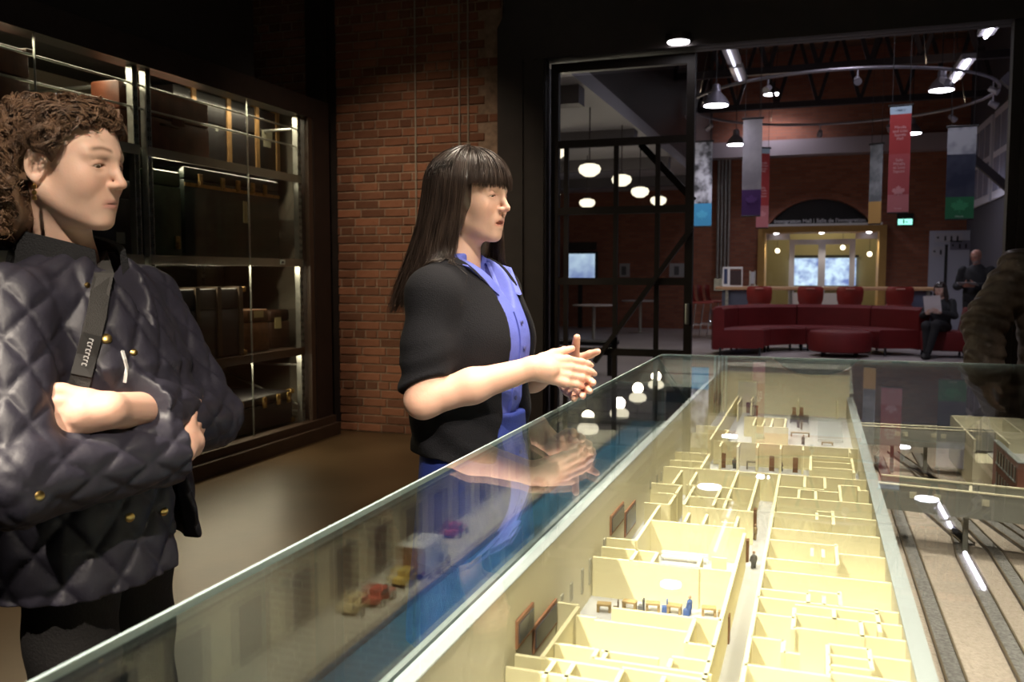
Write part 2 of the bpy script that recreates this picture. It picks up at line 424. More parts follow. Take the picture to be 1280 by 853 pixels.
# upper white windows on the right wall
WF = mat('window_white', (.62, .62, .72), .5, emit=None); WG = mat('window_pane_blue', (.30, .32, .44), .25)
k = 0
y = 12.4
while y < 21.4:
    k += 1
    wn = struct('window_%d' % k, MB().b2((XR - .04, y, 2.75), (XR, y + 2.0, 4.4)), WF)
    for i in range(3):
        for j in range(2):
            MB().b2((XR - .052, y + .13 + i * .62, 2.9 + j * .74), (XR - .042, y + .13 + i * .62 + .5, 2.9 + j * .74 + .62)).build('pane', WG, wn)
    y += 2.25
# entrance: ochre surround, three downlights, glass doors
OC = mat('ochre_panel', (.46, .27, .075), .55, var=.08)
ent = thing('entrance_surround', 'ochre boxed surround of the glass entrance in far wall', 'surround', (0, YK, 0))
MB().b2((EX0, -.25, 0), (EX0 + .16, .6, EZ)).build('jamb', OC, ent); MB().b2((EX1 - .16, -.25, 0), (EX1, .6, EZ)).build('jamb', OC, ent)
MB().b2((EX0 + .16, -.25, EZ - .14), (EX1 - .16, .6, EZ)).build('soffit', OC, ent)
MB().b2((EX0 + .1, -.3, EZ), (EX1 - .1, -.05, EZ + .055)).build('ledge', M['white'], ent)
text('lettering', "Immigration Hall | Salle de l'immigration", .125, mat('sign_letters', (.8, .8, .85), .5), Matrix.Translation((xc, -.20, EZ + .12)) @ FACING, ent, .006)
LAMPW = emis('lamp_white', (1, .97, 1), 9.0)
for x in (-.92, .10, 1.13):
    d = thing('downlight', {-.92: 'left', .10: 'middle', 1.13: 'right'}[x] + ' round downlight in the ochre entrance soffit', 'lamp', (x, YK - .05, EZ - .15), group='downlights over the entrance')
    MB().lathe([(.075, 0), (.085, .004), (.085, .012), (.06, .012)]).build('rim', M['white'], d, True)
    MB().lathe([(.001, -.03), (.045, -.022), (.058, 0), (.058, .008)]).build('bulb', LAMPW, d, True)
    spot('downlight_beam', (0, 0, -.05), (0, -.25, -2), 38, 120, .8, (1, .9, .72), .05, d)
SA = mat('door_aluminium', (.52, .50, .55), .4, .4)
dr = struct('door_1', MB().b2((-.62, YK + .32, 0), (-.50, YK + .40, 2.18)).b2((.74, YK + .32, 0), (.86, YK + .40, 2.18)).b2((-.5, YK + .32, 2.06), (.74, YK + .40, 2.18))
            .b2((.04, YK + .32, 0), (.20, YK + .40, 2.06)), SA)
for x0, x1 in ((-.50, .04), (.20, .74)):
    MB().b2((x0, YK + .355, .9), (x1, YK + .365, 2.06)).build('pane', M['glass'], dr); MB().b2((x0, YK + .33, 0), (x1, YK + .39, .9)).build('panel', SA, dr)
for k_, (x0, x1) in enumerate(((EX0 + .16, -.62), (.86, EX1 - .16))):
    wnd = struct('window_side_%d' % (k_ + 1), MB().b2((x0, YK + .33, 0), (x1, YK + .37, .12)).b2((x0, YK + .33, 2.18), (x1, YK + .37, 2.33)), SA)
    MB().b2((x0, YK + .345, .12), (x1, YK + .355, 2.18)).build('pane', M['glass'], wnd)
# lobby behind the doors with a glowing blue screen
struct('wall_lobby', MB().b2((-2.2, YK + 3.2, 0), (2.4, YK + 3.3, 3)).b2((-2.2, YK + .4, 0), (-2.1, YK + 3.2, 3)).b2((2.3, YK + .4, 0), (2.4, YK + 3.2, 3)), mat('lobby_wall', (.42, .36, .20), .7))
struct('floor_lobby', MB().b2((-2.2, YK + .4, -.1), (2.4, YK + 3.3, 0)), M['hallfloor'])
struct('ceiling_lobby', MB().b2((-2.2, YK + .4, 3), (2.4, YK + 3.3, 3.1)), M['black'])
def screen_mat(name, s, sc_=3.0):
    m = bpy.data.materials.new(name); m.use_nodes = True; nt = m.node_tree; N = nt.nodes; L = nt.links; N.remove(N['Principled BSDF'])
    tc = N.new('ShaderNodeTexCoord'); n1 = N.new('ShaderNodeTexNoise'); n1.inputs['Scale'].default_value = sc_; n1.inputs['Detail'].default_value = 4
    L.new(tc.outputs['Object'], n1.inputs['Vector']); cr = N.new('ShaderNodeValToRGB'); L.new(n1.outputs[0], cr.inputs[0])
    cr.color_ramp.elements[0].position = .35; cr.color_ramp.elements[0].color = (.16, .22, .50, 1)
    cr.color_ramp.elements[1].position = .6; cr.color_ramp.elements[1].color = (.65, .85, 1, 1)
    e = N.new('ShaderNodeEmission'); e.inputs[1].default_value = s; L.new(cr.outputs[0], e.inputs[0]); L.new(e.outputs[0], N['Material Output'].inputs[0]); return m
s1 = thing('video_screen', 'glowing blue projection seen through the entrance doors', 'screen', (0, YK + 3.1, 0))
MB().b2((-.62, -.03, 1.05), (1.0, .02, 1.78)).build('display', screen_mat('screen_print', 1.1, 4), s1)
MB().b2((-.68, -.02, .95), (1.06, .06, 1.03)).b2((-.68, -.02, 1.80), (1.06, .06, 1.86)).b2((.1, 0, 0), (.2, .05, .95)).build('bezel', M['black'], s1)
for x, z_ in ((-.95, 1.95), (.62, 2.02), (1.25, 1.85)):
    b = thing('globe_lamp', 'small glowing globe lamp in the lobby, %s' % ('left of the screen' if x < 0 else 'just right of screen centre' if x < 1 else 'far right behind the side window'), 'lamp', (x, YK + 1.7, z_))
    MB().lathe([(.001, -.06), (.045, -.045), (.06, 0), (.045, .045), (.015, .06)]).build('globe', emis('lobby_globe', (1, .88, .6), 4), b, True)
    MB().cyl((0, 0, .06), .006, 3 - z_ - .06, 6).build('stem', M['black'], b)
point('lobby_glow', (0.2, YK + 1.6, 2.6), 45, (1, .86, .55), .15)

# exit sign, conduits and post on the far wall
ex = thing('exit_sign', 'small lit green exit sign high on the far brick wall', 'sign', (1.88, YK, 2.45))
MB().b2((-.17, -.10, .0), (.17, -.02, .28)).build('housing', M['black'], ex)
MB().b2((-.15, -.108, .02), (.15, -.101, .15)).build('sign_face', emis('exit_face', (.35, 1, .8), 1.3), ex)
mm = mat('exit_figure', (.02, .22, .12), .6)
MB().box((-.03, -.112, .085), (.03, .006, .07)).box((.03, -.112, .08), (.05, .006, .02)).box((-.03, -.112, .13), (.022, .006, .02)).build('pictogram', mm, ex)
du = thing('wall_conduits', 'bundle of pale vertical conduits on the far brick wall', 'pipes', (-2.14, YK, 0))
for i in range(4): MB().tube([(-.14 + i * .085, -.05, 1.25), (-.14 + i * .085, -.05, 4.1)], .032, 8).build('pipe', M['steel'], du, True)
MB().b2((-.2, -.12, .95), (.2, -.0, 1.25)).build('junction_box', M['steel'], du)

# --- banners
LEAF = [(0, 1), (.12, .72), (.30, .80), (.26, .42), (.46, .62), (.52, .50), (.80, .52), (.70, .32), (.84, .22), (.46, -.10), (.52, -.26), (.05, -.18), (.04, -.5),
        (-.04, -.5), (-.05, -.18), (-.52, -.26), (-.46, -.10), (-.84, .22), (-.70, .32), (-.80, .52), (-.52, .50), (-.46, .62), (-.26, .42), (-.30, .80), (-.12, .72)]
def photo_mat(name, a, b, scl=3.5, lo=.42, hi=.58):
    m = mat(name, a, .7); nt = m.node_tree; N = nt.nodes; L = nt.links
    tc = N.new('ShaderNodeTexCoord'); n1 = N.new('ShaderNodeTexNoise'); n1.inputs['Scale'].default_value = scl; n1.inputs['Detail'].default_value = 3; L.new(tc.outputs['Object'], n1.inputs['Vector'])
    cr = N.new('ShaderNodeValToRGB'); L.new(n1.outputs[0], cr.inputs[0]); cr.color_ramp.elements[0].position = lo; cr.color_ramp.elements[1].position = hi
    cr.color_ramp.elements[0].color = tuple(a) + (1,); cr.color_ramp.elements[1].color = tuple(b) + (1,); L.new(cr.outputs[0], N['Principled BSDF'].inputs['Base Color']); return m

def banner(px0, px1, py0, py1, y, fields, label, leaf=None, words=None, rz=0.0):
    a = at(px0, (py0 + py1) / 2, 1, y); b = at(px1, (py0 + py1) / 2, 1, y); xm = (a.x + b.x) / 2; wdt = (b.x - a.x) / cos(rz)
    top = at((px0 + px1) / 2, py0, 1, y).z; bot = at((px0 + px1) / 2, py1, 1, y).z; h = top - bot
    t = thing('hanging_banner', label, 'banner', (xm, y, bot), rz, 'banners hung in the hall')
    f0 = 0
    for (f1, m_) in fields:
        MB().b2((-wdt / 2, -.006, h * f0), (wdt / 2, .006, h * f1)).build('print_field', m_, t); f0 = f1
    MB().tube([(-wdt / 2 - .02, 0, h), (wdt / 2 + .02, 0, h)], .014, 8).build('top_rod', M['black'], t); MB().tube([(-wdt / 2, 0, 0), (wdt / 2, 0, 0)], .010, 8).build('bottom_rod', M['black'], t)
    for sx in (-1, 1): MB().tube([(sx * wdt * .4, 0, h), (sx * wdt * .4, 0, 6.5 - bot)], .004, 4).build('cord', M['black'], t)
    if leaf:
        s = wdt * .38; MB().prism([(p[0] * s, p[1] * s) for p in LEAF], Matrix.Translation((0, -.0065, h * leaf[0])) @ FACING, .003).build('leaf_motif', leaf[1], t)
    if words:
        for (body, fz, sz, m_) in words: text('lettering', body, sz * wdt, m_, Matrix.Translation((0, -.0075, h * fz)) @ FACING, t, .001, space=.95)
    return t
pk = flat('banner_pink', (.50, .16, .17)); rd = flat('banner_red', (.38, .035, .035)); rd2 = flat('banner_red_mid', (.42, .075, .08)); sk = flat('banner_sky', (.42, .55, .66)); pl = flat('banner_pale_letters', (.68, .42, .42))
navy = flat('banner_navy', (.02, .05, .12))
banner(866, 890, 177, 283, 13, [(.27, flat('banner_blue', (.03, .22, .40))), (1, photo_mat('banner_photo_a', (.03, .03, .035), (.42, .42, .46), 5))], 'black and white photo banner with blue foot beside the gate', (.12, flat('leaf_blue', (.05, .30, .48))))
banner(928, 952, 148, 270, 12, [(.27, flat('banner_purple', (.055, .012, .10))), (1, photo_mat('banner_photo_b', (.20, .18, .20), (.26, .24, .25), 3))], 'grey banner with a dark purple foot', (.15, flat('leaf_purple', (.09, .03, .16))))
banner(946, 961, 185, 285, 14.5, [(.28, pk), (.93, rd), (1, sk)], 'narrow red and pink banner behind the purple footed one', (.16, flat('leaf_pink', (.60, .24, .25))),
       [('Salle\nMirella\net Lino\nSaputo', .45, .22, pl), ('Mirella\nand Lino\nSaputo\nHall', .76, .22, pl)], .5)
banner(1087, 1102, 180, 280, 14.5, [(.28, flat('banner_ochre', (.42, .24, .07))), (1, photo_mat('banner_photo_c', (.10, .11, .12), (.22, .23, .24), 4))], 'grey portrait banner with ochre foot beside the entrance', None, None, -.5)
banner(1111, 1137.5, 132, 266, 12, [(.17, pk), (.55, rd2), (.92, rd), (1, sk)], 'large red and pink banner with white lettering, sky blue top', (.19, flat('leaf_pink2', (.60, .26, .27))),
       [('Mirella\nand Lino\nSaputo\nHall', .745, .20, pl), ('Salle\nMirella\net Lino\nSaputo', .44, .20, pl), ('Canada', .04, .12, pl), ('◂ PIER 21', .955, .13, navy)], -.12)
banner(1183, 1219, 158, 274, 12.6, [(.24, flat('banner_green', (.012, .13, .05))), (.70, photo_mat('banner_photo_d', (.008, .012, .035), (.03, .035, .06), 3)), (1, photo_mat('banner_photo_e', (.05, .06, .09), (.40, .41, .44), 2.2, .40, .52))],
       'wide banner with green leaf foot near the right wall', (.12, flat('leaf_green', (.03, .22, .09))), [('Canada', .03, .10, flat('canada_pale', (.4, .5, .42)))])

# --- ceiling lamps: dome pendants, fluorescent runs, ring track
LB = emis('bay_lamp_disc', (.92, .90, 1), 20.0)
def dome(px, py, d, label, r=.17, power=90):
    p = atd(px, py, d); t = thing('dome_pendant', label, 'lamp', p, group='dome pendants of the hall')
    MB().lathe([(r, 0), (r * 1.02, .012), (r * .75, .10), (r * .35, .17), (r * .3, .26), (r * .12, .28)]).build('shade', mat('dome_shade', (.30, .28, .34), .35, .6), t, True)
    MB().lathe([(.001, -.006), (r * .9, -.004), (r * .9, .004)]).build('diffuser', LB, t, True)
    MB().tube([(0, 0, .27), (0, 0, 6.55 - p.z)], .008, 6).build('cord', M['black'], t)
    spot('pendant_beam', (0, 0, -.03), (0, 0, -2), power, 150, .7, (.88, .85, 1), .15, t)
dome(895, 132, 11.5, 'bright dome pendant at the left of the ring track', .17, 110)
dome(920, 181, 16.0, 'small dome pendant in front of the pale beam', .17, 110)
dome(1177, 113, 12.0, 'bright dome pendant at the right of the ring track', .17, 110)
dome(1140, 167, 16.0, 'dome pendant half hidden behind the large red banner', .17, 110)
dome(965, 118, 20.0, 'far dome pendant near the entrance end, left', .2, 120)
dome(1075, -60, 10.0, 'near dome pendant high above the ring track', .2, 150)
TB = emis('tube_glow', (.88, .86, 1), 14.0)
def tubes(X, Z, segs, label, TB=TB):
    for (y0, y1), lb in zip(segs, label):
        t = thing('fluorescent_light', lb, 'lamp', (X, y0, Z), group='fluorescent lights of the hall')
        MB().b2((-.09, 0, .03), (.09, y1 - y0, .10)).build('housing', mat('tube_housing', (.35, .33, .36), .5), t)
        MB().tube([(0, .03, .01), (0, y1 - y0 - .03, .01)], .022, 8).build('tube', TB, t, True)
        for yy in (.2, y1 - y0 - .2): MB().tube([(0, yy, .1), (0, yy, 6.5 - Z)], .005, 4).build('hanger', M['black'], t)
tubes(1.9, 4.25, ((9.0, 10.6), (11.0, 12.4), (13.6, 15.0)), ('fluorescent light nearest the portal on the right run', 'middle fluorescent light on the right run', 'farthest fluorescent light on the right run'))
tubes(-1.15, 4.25, ((11.4, 12.9), (13.1, 14.0)), ('nearer fluorescent light on the left run', 'farther fluorescent light on the left run'), emis('tube_glow_dim', (.88, .86, 1), 1.6))
rg = thing('ring_track', 'large circular lighting track hung under the trusses', 'lighting track', (.22, 14.3, 3.95))
rr = 2.15; MB().tube([(rr * cos(2 * pi * i / 64), rr * sin(2 * pi * i / 64), 0) for i in range(64)], .022, 8, closed=True).build('ring', mat('ring_steel', (.25, .23, .26), .4, .7), rg, True)
for i in range(12):
    a = 2 * pi * i / 12 + .1; p = Vector((rr * cos(a), rr * sin(a), -.02))
    h = MB().tube([p, p + Vector((0, 0, -.10))], .012, 6).tube([p + Vector((-.05 * cos(a), -.05 * sin(a), -.10)), p + Vector((.06 * cos(a), .06 * sin(a), -.16))], [.035, .05], 10)
    h.build('spot_head', mat('ring_head', (.30, .28, .32), .4, .6) if i == 0 else bpy.data.materials['ring_head'], rg, True)
for i in range(4):
    a = 2 * pi * i / 4 + .5; MB().tube([(rr * cos(a), rr * sin(a), .02), (rr * cos(a) * .8, rr * sin(a) * .8, 2.4)], .005, 4).build('cable', M['black'], rg)
    spot('added_roof_fill', (rr * cos(a), rr * sin(a), .05), (rr * cos(a) * .6, rr * sin(a) * .6, 2.6), 26, 110, .8, (1, .78, .55), .05, rg)  # upward spots without lamp heads, added to brighten the roof boards
# round pendants of the side bay
GLOBE = emis('schoolhouse_glass', (1, .90, .66), 2.2)
bay = [((737, 211), 11.0, 'nearest'), ((693, 187), 9.2, 'leftmost large'), ((800, 239), 13.6, 'middle'), ((734, 253), 15.4, 'small left'), ((777, 224), 12.3, 'bright centre'), ((823, 250), 15.2, 'small right'), ((690, 243), 14.6, 'small far left')]
for (p, d, nm) in bay:
    q = atd(p[0], p[1], d); t = thing('schoolhouse_pendant', nm + ' white glass pendant lamp in the bay behind the gate', 'lamp', q, group='glass pendants of the side bay')
    MB().lathe([(.001, -.10), (.06, -.095), (.125, -.05), (.14, 0), (.12, .04), (.06, .06)]).build('globe', GLOBE, t, True)
    MB().lathe([(.065, .06), (.065, .09), (.02, .10)]).build('fitter', M['dark'], t, True)
    MB().tube([(0, 0, .1), (0, 0, 3.42 - q.z)], .008, 6).build('stem', M['dark'], t)
    point('pendant_glow', (0, 0, -.16), 9, (1, .88, .66), .08, t)

# --- things in the side bay behind the gate
s2 = thing('wall_screen', 'bright blue video screen on the wall behind the gate', 'screen', (-5.6, YK - .5, 0))
MB().b2((-.38, -.03, 1.25), (.38, 0, 1.86)).build('display', screen_mat('bay_screen', 1.2, 1.2), s2)
MB().b2((-.44, 0, 1.19), (.44, .06, 1.92)).b2((-.05, .0, 0), (.05, .06, 1.2)).build('bezel', M['black'], s2); MB().b2((-.42, -.02, 1.95), (.42, .02, 2.15)).build('title_panel', M['dark'], s2)
for px, lb in ((781, 'white notice on the brick wall behind the gate, left of two'), (847, 'white framed notice on the brick wall behind the gate brace')):
    p = at(px, 338, 1, YK); n_ = thing('wall_notice', lb, 'notice', (p.x, YK, p.z))
    MB().b2((-.13 if px < 800 else -.2, -.03, -.17), (.13 if px < 800 else .2, 0, .17)).build('board', flat('notice_board', (.45, .45, .47)), n_)
    MB().b2((-.08, -.035, -.12), (.04, -.03, .1)).build('print', flat('notice_print', (.12, .12, .13)), n_)
def cafe_table(px, py, label):
    p = at(px, py, 2, 0); t = thing('cafe_table', label, 'table', (p.x, p.y, 0), group='round tables behind the gate')
    MB().lathe([(.42, .72), (.43, .735), (.42, .75)]).build('top', flat('cafe_top_' + str(px), (.35, .3, .28)), t, True)
    MB().cyl((0, 0, .03), .035, .69, 10).build('pedestal', M['steel'], t, True); MB().lathe([(.26, 0), (.26, .012), (.05, .03)]).build('base', M['steel'], t, True)
cafe_table(742, 428, 'round cafe table nearest the blue screen behind the gate'); cafe_table(800, 416, 'round cafe table behind the diagonal gate brace')
bn = thing('low_bench', 'low dark bench standing on the hall floor behind the gate', 'bench', (at(770, 440, 2, 0).x, 11.6, 0))
MB().b2((-.75, -.2, .40), (.75, .2, .45)).build('seat', M['black'], bn)
for sx in (-.7, .7):
    MB().b2((sx - .03, -.18, 0), (sx + .03, -.12, .40)).build('leg', M['black'], bn); MB().b2((sx - .03, .12, 0), (sx + .03, .18, .40)).build('leg', M['black'], bn)

# --- red lounge
RED = mat('red_upholstery', (.115, .0075, .0075), .6, var=.12, vscale=5, spec=.3)
SCX, SCY = .12, 15.35
def sofa_section(a0, a1, r0, r1, label, seg=10):
    t = thing('sofa_section', label, 'sofa', (SCX, SCY, 0), group='curved red sofa sections')
    def arc_solid(ra, rb, z0, z1, bev=.03):
        m = MB(); prof = [(ra, z0), (ra, z1 - bev), (ra + bev, z1), (rb - bev, z1), (rb, z1 - bev), (rb, z0)]; k = len(prof); vs = []
        for i in range(seg + 1):
            a = a0 + (a1 - a0) * i / seg; vs += [(r * cos(a), r * sin(a), z) for r, z in prof]
        fs = [(i * k + j, i * k + (j + 1) % k, (i + 1) * k + (j + 1) % k, (i + 1) * k + j) for i in range(seg) for j in range(k)]
        fs += [tuple(range(k)), tuple(seg * k + j for j in range(k - 1, -1, -1))]; return m.add(vs, fs)
    arc_solid(r0, r1 - .17, .12, .43).build('seat', RED, t, True); arc_solid(r1 - .18, r1, .10, .80, .05).build('backrest', RED, t, True)
    for a in (a0 + .06, a1 - .06):
        for r in (r0 + .08, r1 - .1): MB().cyl((r * cos(a), r * sin(a), 0), .02, .14, 8).build('leg', M['black'], t)
g = .012
sofa_section(radians(196), radians(152), .95, 1.78, 'curved red sofa section at the left end')
sofa_section(radians(152) - g, radians(106), .95, 1.78, 'curved red sofa section left of centre')
sofa_section(radians(106) - g, radians(60), .95, 1.78, 'curved red sofa section right of centre')
sofa_section(radians(60) - g, radians(20), .95, 1.78, 'curved red sofa section behind the seated reader')
ot = thing('round_ottoman', 'oval red ottoman in front of the curved sofa', 'ottoman', (.40, 15.5, 0))
MB().lathe([(.46, .08), (.49, .10), (.50, .36), (.47, .41), (.40, .42)], n=32).build('cushion', RED, ot, True)
for i in range(4): MB().cyl((.36 * cos(i * pi / 2 + .7), .36 * sin(i * pi / 2 + .7), 0), .02, .1, 8).build('leg', M['black'], ot)
ac = thing('lounge_chair', 'red lounge chair under the seated reader', 'chair', (1.98, 15.9, 0), 0)
MB().bbox((0, 0, .27), (.66, .62, .32), .03).build('seat', RED, ac, True)
MB().bbox((0, 0, 0), (.14, .62, .46), .04, M=Matrix.Translation((.36, 0, .58)) @ Matrix.Rotation(.18, 4, 'Y')).build('backrest', RED, ac, True)
for sx in (-.27, .3):
    for sy in (-.25, .25): MB().cyl((sx, sy, 0), .018, .13, 8).build('leg', M['black'], ac)

# --- long high table and stools
BIRCH = mat('birch_top', (.52, .31, .16), .45, var=.1, vscale=4, stretch=(1, 8, 8))
tb = thing('high_table', 'long birch topped high table behind the red sofa', 'table', (.15, 18.6, 0), .04)
MB().bbox((0, 0, 1.07), (4.15, .95, .06), .01).build('table_top', BIRCH, tb)
for i, x in enumerate((-1.85, -.62, .62, 1.85)):
    for y in (-.36, .36): MB().b2((x - .03, y - .03, 0), (x + .03, y + .03, 1.04)).build('leg', M['steel'], tb)
MB().b2((-1.85, -.02, .2), (1.85, .02, .25)).build('foot_rail', M['steel'], tb)
MB().b2((-1.95, -.30, .12), (-1.25, .30, 1.02)).build('end_panel', mat('blue_grey_panel', (.16, .19, .30), .5), tb)
MB().b2((1.55, -.30, .12), (1.93, .30, 1.02)).build('end_panel', bpy.data.materials['blue_grey_panel'], tb)
SH = mat('red_plastic', (.26, .028, .022), .38)
def stool():
    t = thing('bar_stool', 'x', 'stool', (0, 0, 0), 0, 'red bar stools')
    MB().bbox((0, 0, .76), (.44, .42, .035), .015).build('seat', SH, t, True)
    m = MB(); n = 8; vs = []
    for j, (z, wd, off) in enumerate(((.78, .40, .0), (.86, .46, .03), (1.02, .48, .05), (1.10, .45, .055), (1.12, .38, .055))):
        for i in range(n + 1):
            u = -1 + 2 * i / n; vs.append((u * wd / 2, -.21 - off + .06 * (1 - u * u) * -.6 + .05 * u * u, z))
    k = n + 1; L5 = 5
    vs += [(x, y + .018, z) for x, y, z in vs]
    fs = []
    for j in range(L5 - 1):
        for i in range(n):
            a = j * k + i; fs.append((a, a + 1, a + k + 1, a + k)); b = a + L5 * k; fs.append((b, b + k, b + k + 1, b + 1))
    for i in range(n):
        fs.append((i, i + L5 * k, i + 1 + L5 * k, i + 1)); a = (L5 - 1) * k + i; fs.append((a, a + 1, a + 1 + L5 * k, a + L5 * k))
    m.add(vs, fs).build('backrest', SH, t, True)
    MB().bbox((0, -.30, 1.075), (.16, .03, .03), .01).build('hand_slot', mat('slot_pale', (.45, .18, .14), .5), t)
    for sx in (-1, 1):
        for sy in (-1, 1): MB().tube([(sx * .17, sy * .15, .75), (sx * .25, sy * .23, 0)], .014, 8).build('leg', M['chrome'], t, True)
    MB().tube([(.21, .19, .3), (-.21, .19, .3), (-.21, -.19, .3), (.21, -.19, .3)], .010, 6, closed=True).build('foot_ring', M['chrome'], t, True)
    return t
st0 = stool()
spots = [(950, 'red bar stool tucked under the table, leftmost of the four'), (1013, 'red bar stool at the table, second from the left'), (1062, 'red bar stool at the table, third from the left'), (1124, 'red bar stool at the table, rightmost of the four')]
for i, (px, lb) in enumerate(spots):
    o = st0 if i == 0 else copy_tree(st0); p = at(px, 372, 1, 17.95); o.location = (p.x, 17.95 + .04 * p.x, 0); o['label'] = lb
for i, (x, y, lb) in enumerate(((-2.22, 18.7, 'nearest red bar stool in the row left of the table'), (-2.12, 19.25, 'middle red bar stool in the row left of the table'), (-2.02, 19.8, 'rear red bar stool in the row left of the table'))):
    o = copy_tree(st0); o.location = (x, y, 0); o.rotation_euler = (0, 0, -pi / 2 + .1); o['label'] = lb
# brochure stand and holder on the table
bs = thing('brochure_stand', 'white brochure stand with dark posters at the table end', 'stand', (-1.62, 18.6, 1.10), .1)
MB().b2((-.2, -.06, 0), (.2, .06, .02)).build('foot', M['white'], bs); MB().b2((-.2, -.02, .02), (-.05, .02, .40)).b2((.18, -.02, .02), (.2, .02, .4)).b2((-.05, -.02, .36), (.18, .02, .40)).build('frame', M['white'], bs)
MB().b2((-.05, -.025, .03), (.18, -.005, .33)).build('poster', flat('brochure_dark', (.05, .03, .03)), bs); MB().b2((-.17, -.025, .05), (-.10, -.02, .36)).build('leaflet', flat('leaflet_blue', (.04, .06, .14)), bs)
lh = thing('leaflet_holder', 'slim leaflet holder standing on the high table', 'holder', (-1.22, 18.7, 1.10))
MB().b2((-.1, -.05, 0), (.1, .05, .02)).b2((-.07, -.01, .02), (-.05, .01, .32)).b2((.03, -.01, .02), (.05, .01, .32)).build('frame', M['steel'], lh); MB().b2((-.05, -.02, .05), (.03, .0, .30)).build('leaflets', flat('leaflet_grey', (.4, .42, .46)), lh)
# restroom panel, signs, tall lit panel at the right wall
rp = thing('restroom_screen', 'pale bluish restroom wall panel by the far right corner', 'panel', (2.52, YK - .6, 0), 0)
MB().b2((-.18, -.03, 0), (.62, .03, 2.3)).build('panel', flat('restroom_pale', (.42, .43, .52)), rp)
MB().b2((.13, -.04, 0), (.19, -.03, 2.0)).build('gap', M['black'], rp)
for zz in (1.02, ): MB().lathe([(.001, 0), (.11, 0), (.11, .01)]).build('disc', flat('restroom_red', (.3, .05, .05)), rp).matrix_local = Matrix.Translation((.03, -.035, zz)) @ Matrix.Rotation(pi / 2, 4, 'X')
for j, (x, z_, nn) in enumerate(((2.72, 2.15, 3), (2.95, 1.98, 2), (2.52, 1.85, 1))):
    sg = thing('restroom_sign', ('long restroom sign with three figures', 'short restroom sign with arrow and figure', 'small low restroom sign with single figure')[j], 'sign', (x, YK - .632, z_))
    MB().b2((-.06 - .07 * nn, -.02, -.10), (.06 + .07 * nn, 0, .10)).build('plate', flat('sign_plate_%d' % j, (.45, .44, .50) if j != 1 else (.16, .15, .2)), sg)
    for i in range(nn):
        xx = (i - (nn - 1) / 2) * .12 + .05; MB().b2((xx - .018, -.025, -.07), (xx + .018, -.02, .03)).lathe([(.001, -.002), (.016, 0), (.001, .002)], (xx, -.022, .05), 8).build('figure', M['black'], sg)
    xx = -.07 * nn; MB().prism([(xx - .04, 0), (xx + .01, .03), (xx + .01, -.03)], Matrix.Translation((0, -.02, 0)) @ FACING, .004).build('arrow', M['black'], sg)
lp = thing('lit_wall_panel', 'tall pale panel with a glowing top on the right wall', 'panel', (XR - .12, 14.6, 0))
MB().b2((0, -.5, .9), (.05, .35, 2.5)).build('panel', flat('panel_grey', (.25, .25, .28)), lp); MB().b2((-.02, -.5, 2.4), (0, .35, 2.55)).build('light_strip', emis('strip_glow', (1, .95, .9), 1.2), lp)
MB().b2((-.015, -.42, 1.45), (0, -.1, 1.95)).build('sheet', flat('panel_sheet', (.42, .46, .55)), lp); MB().b2((-.03, .36, .6), (.03, .52, 2.45)).build('timber_edge', flat('panel_timber', (.33, .24, .14)), lp)
# downlight under the portal header
hd = thing('header_downlight', 'bright round downlight under the portal header by gate top', 'lamp', (at(848, 60, 1, YB - .16).x, YB - .16, 3.02))
MB().lathe([(.085, 0), (.095, .006), (.095, .05), (.03, .06)]).build('rim', M['dark'], hd, True); MB().lathe([(.001, -.012), (.075, -.008), (.08, .002)]).build('bulb', emis('header_bulb', (1, .95, 1), 12), hd, True)

# ================================================================== PEOPLE: smooth-blended solids meshed on a grid
def V(*a): return np.array(a, dtype=np.float32)
def smin(a, b, k):
    h = np.clip(0.5 + 0.5 * (b - a) / k, 0, 1); return b + (a - b) * h - k * h * (1 - h)
def smax(a, b, k): return -smin(-a, -b, k)
def rcone(P, a, b, r1, r2):
    a = V(*a); b = V(*b); d = b - a; t = np.clip(((P - a) @ d) / max(1e-9, float(d @ d)), 0, 1)
    return np.linalg.norm(P - a - t[:, None] * d, axis=1) - (r1 + (r2 - r1) * t)
def chain(P, pts, rs, k=0.01):
    o = None
    for i in range(len(pts) - 1):
        d = rcone(P, pts[i], pts[i + 1], rs[i], rs[i + 1]); o = d if o is None else smin(o, d, k)
    return o
def ell(P, c, r):
    q = P - V(*c); r = V(*r); k0 = np.linalg.norm(q / r, axis=1); k1 = np.linalg.norm(q / (r * r), axis=1) + 1e-9
    return k0 * (k0 - 1) / k1
def sph(P, c, r): return np.linalg.norm(P - V(*c), axis=1) - r
def rotm(yaw=0, pitch=0, roll=0):
    return np.array((Matrix.Rotation(yaw, 3, 'Z') @ Matrix.Rotation(pitch, 3, 'Y') @ Matrix.Rotation(roll, 3, 'X')), dtype=np.float32)

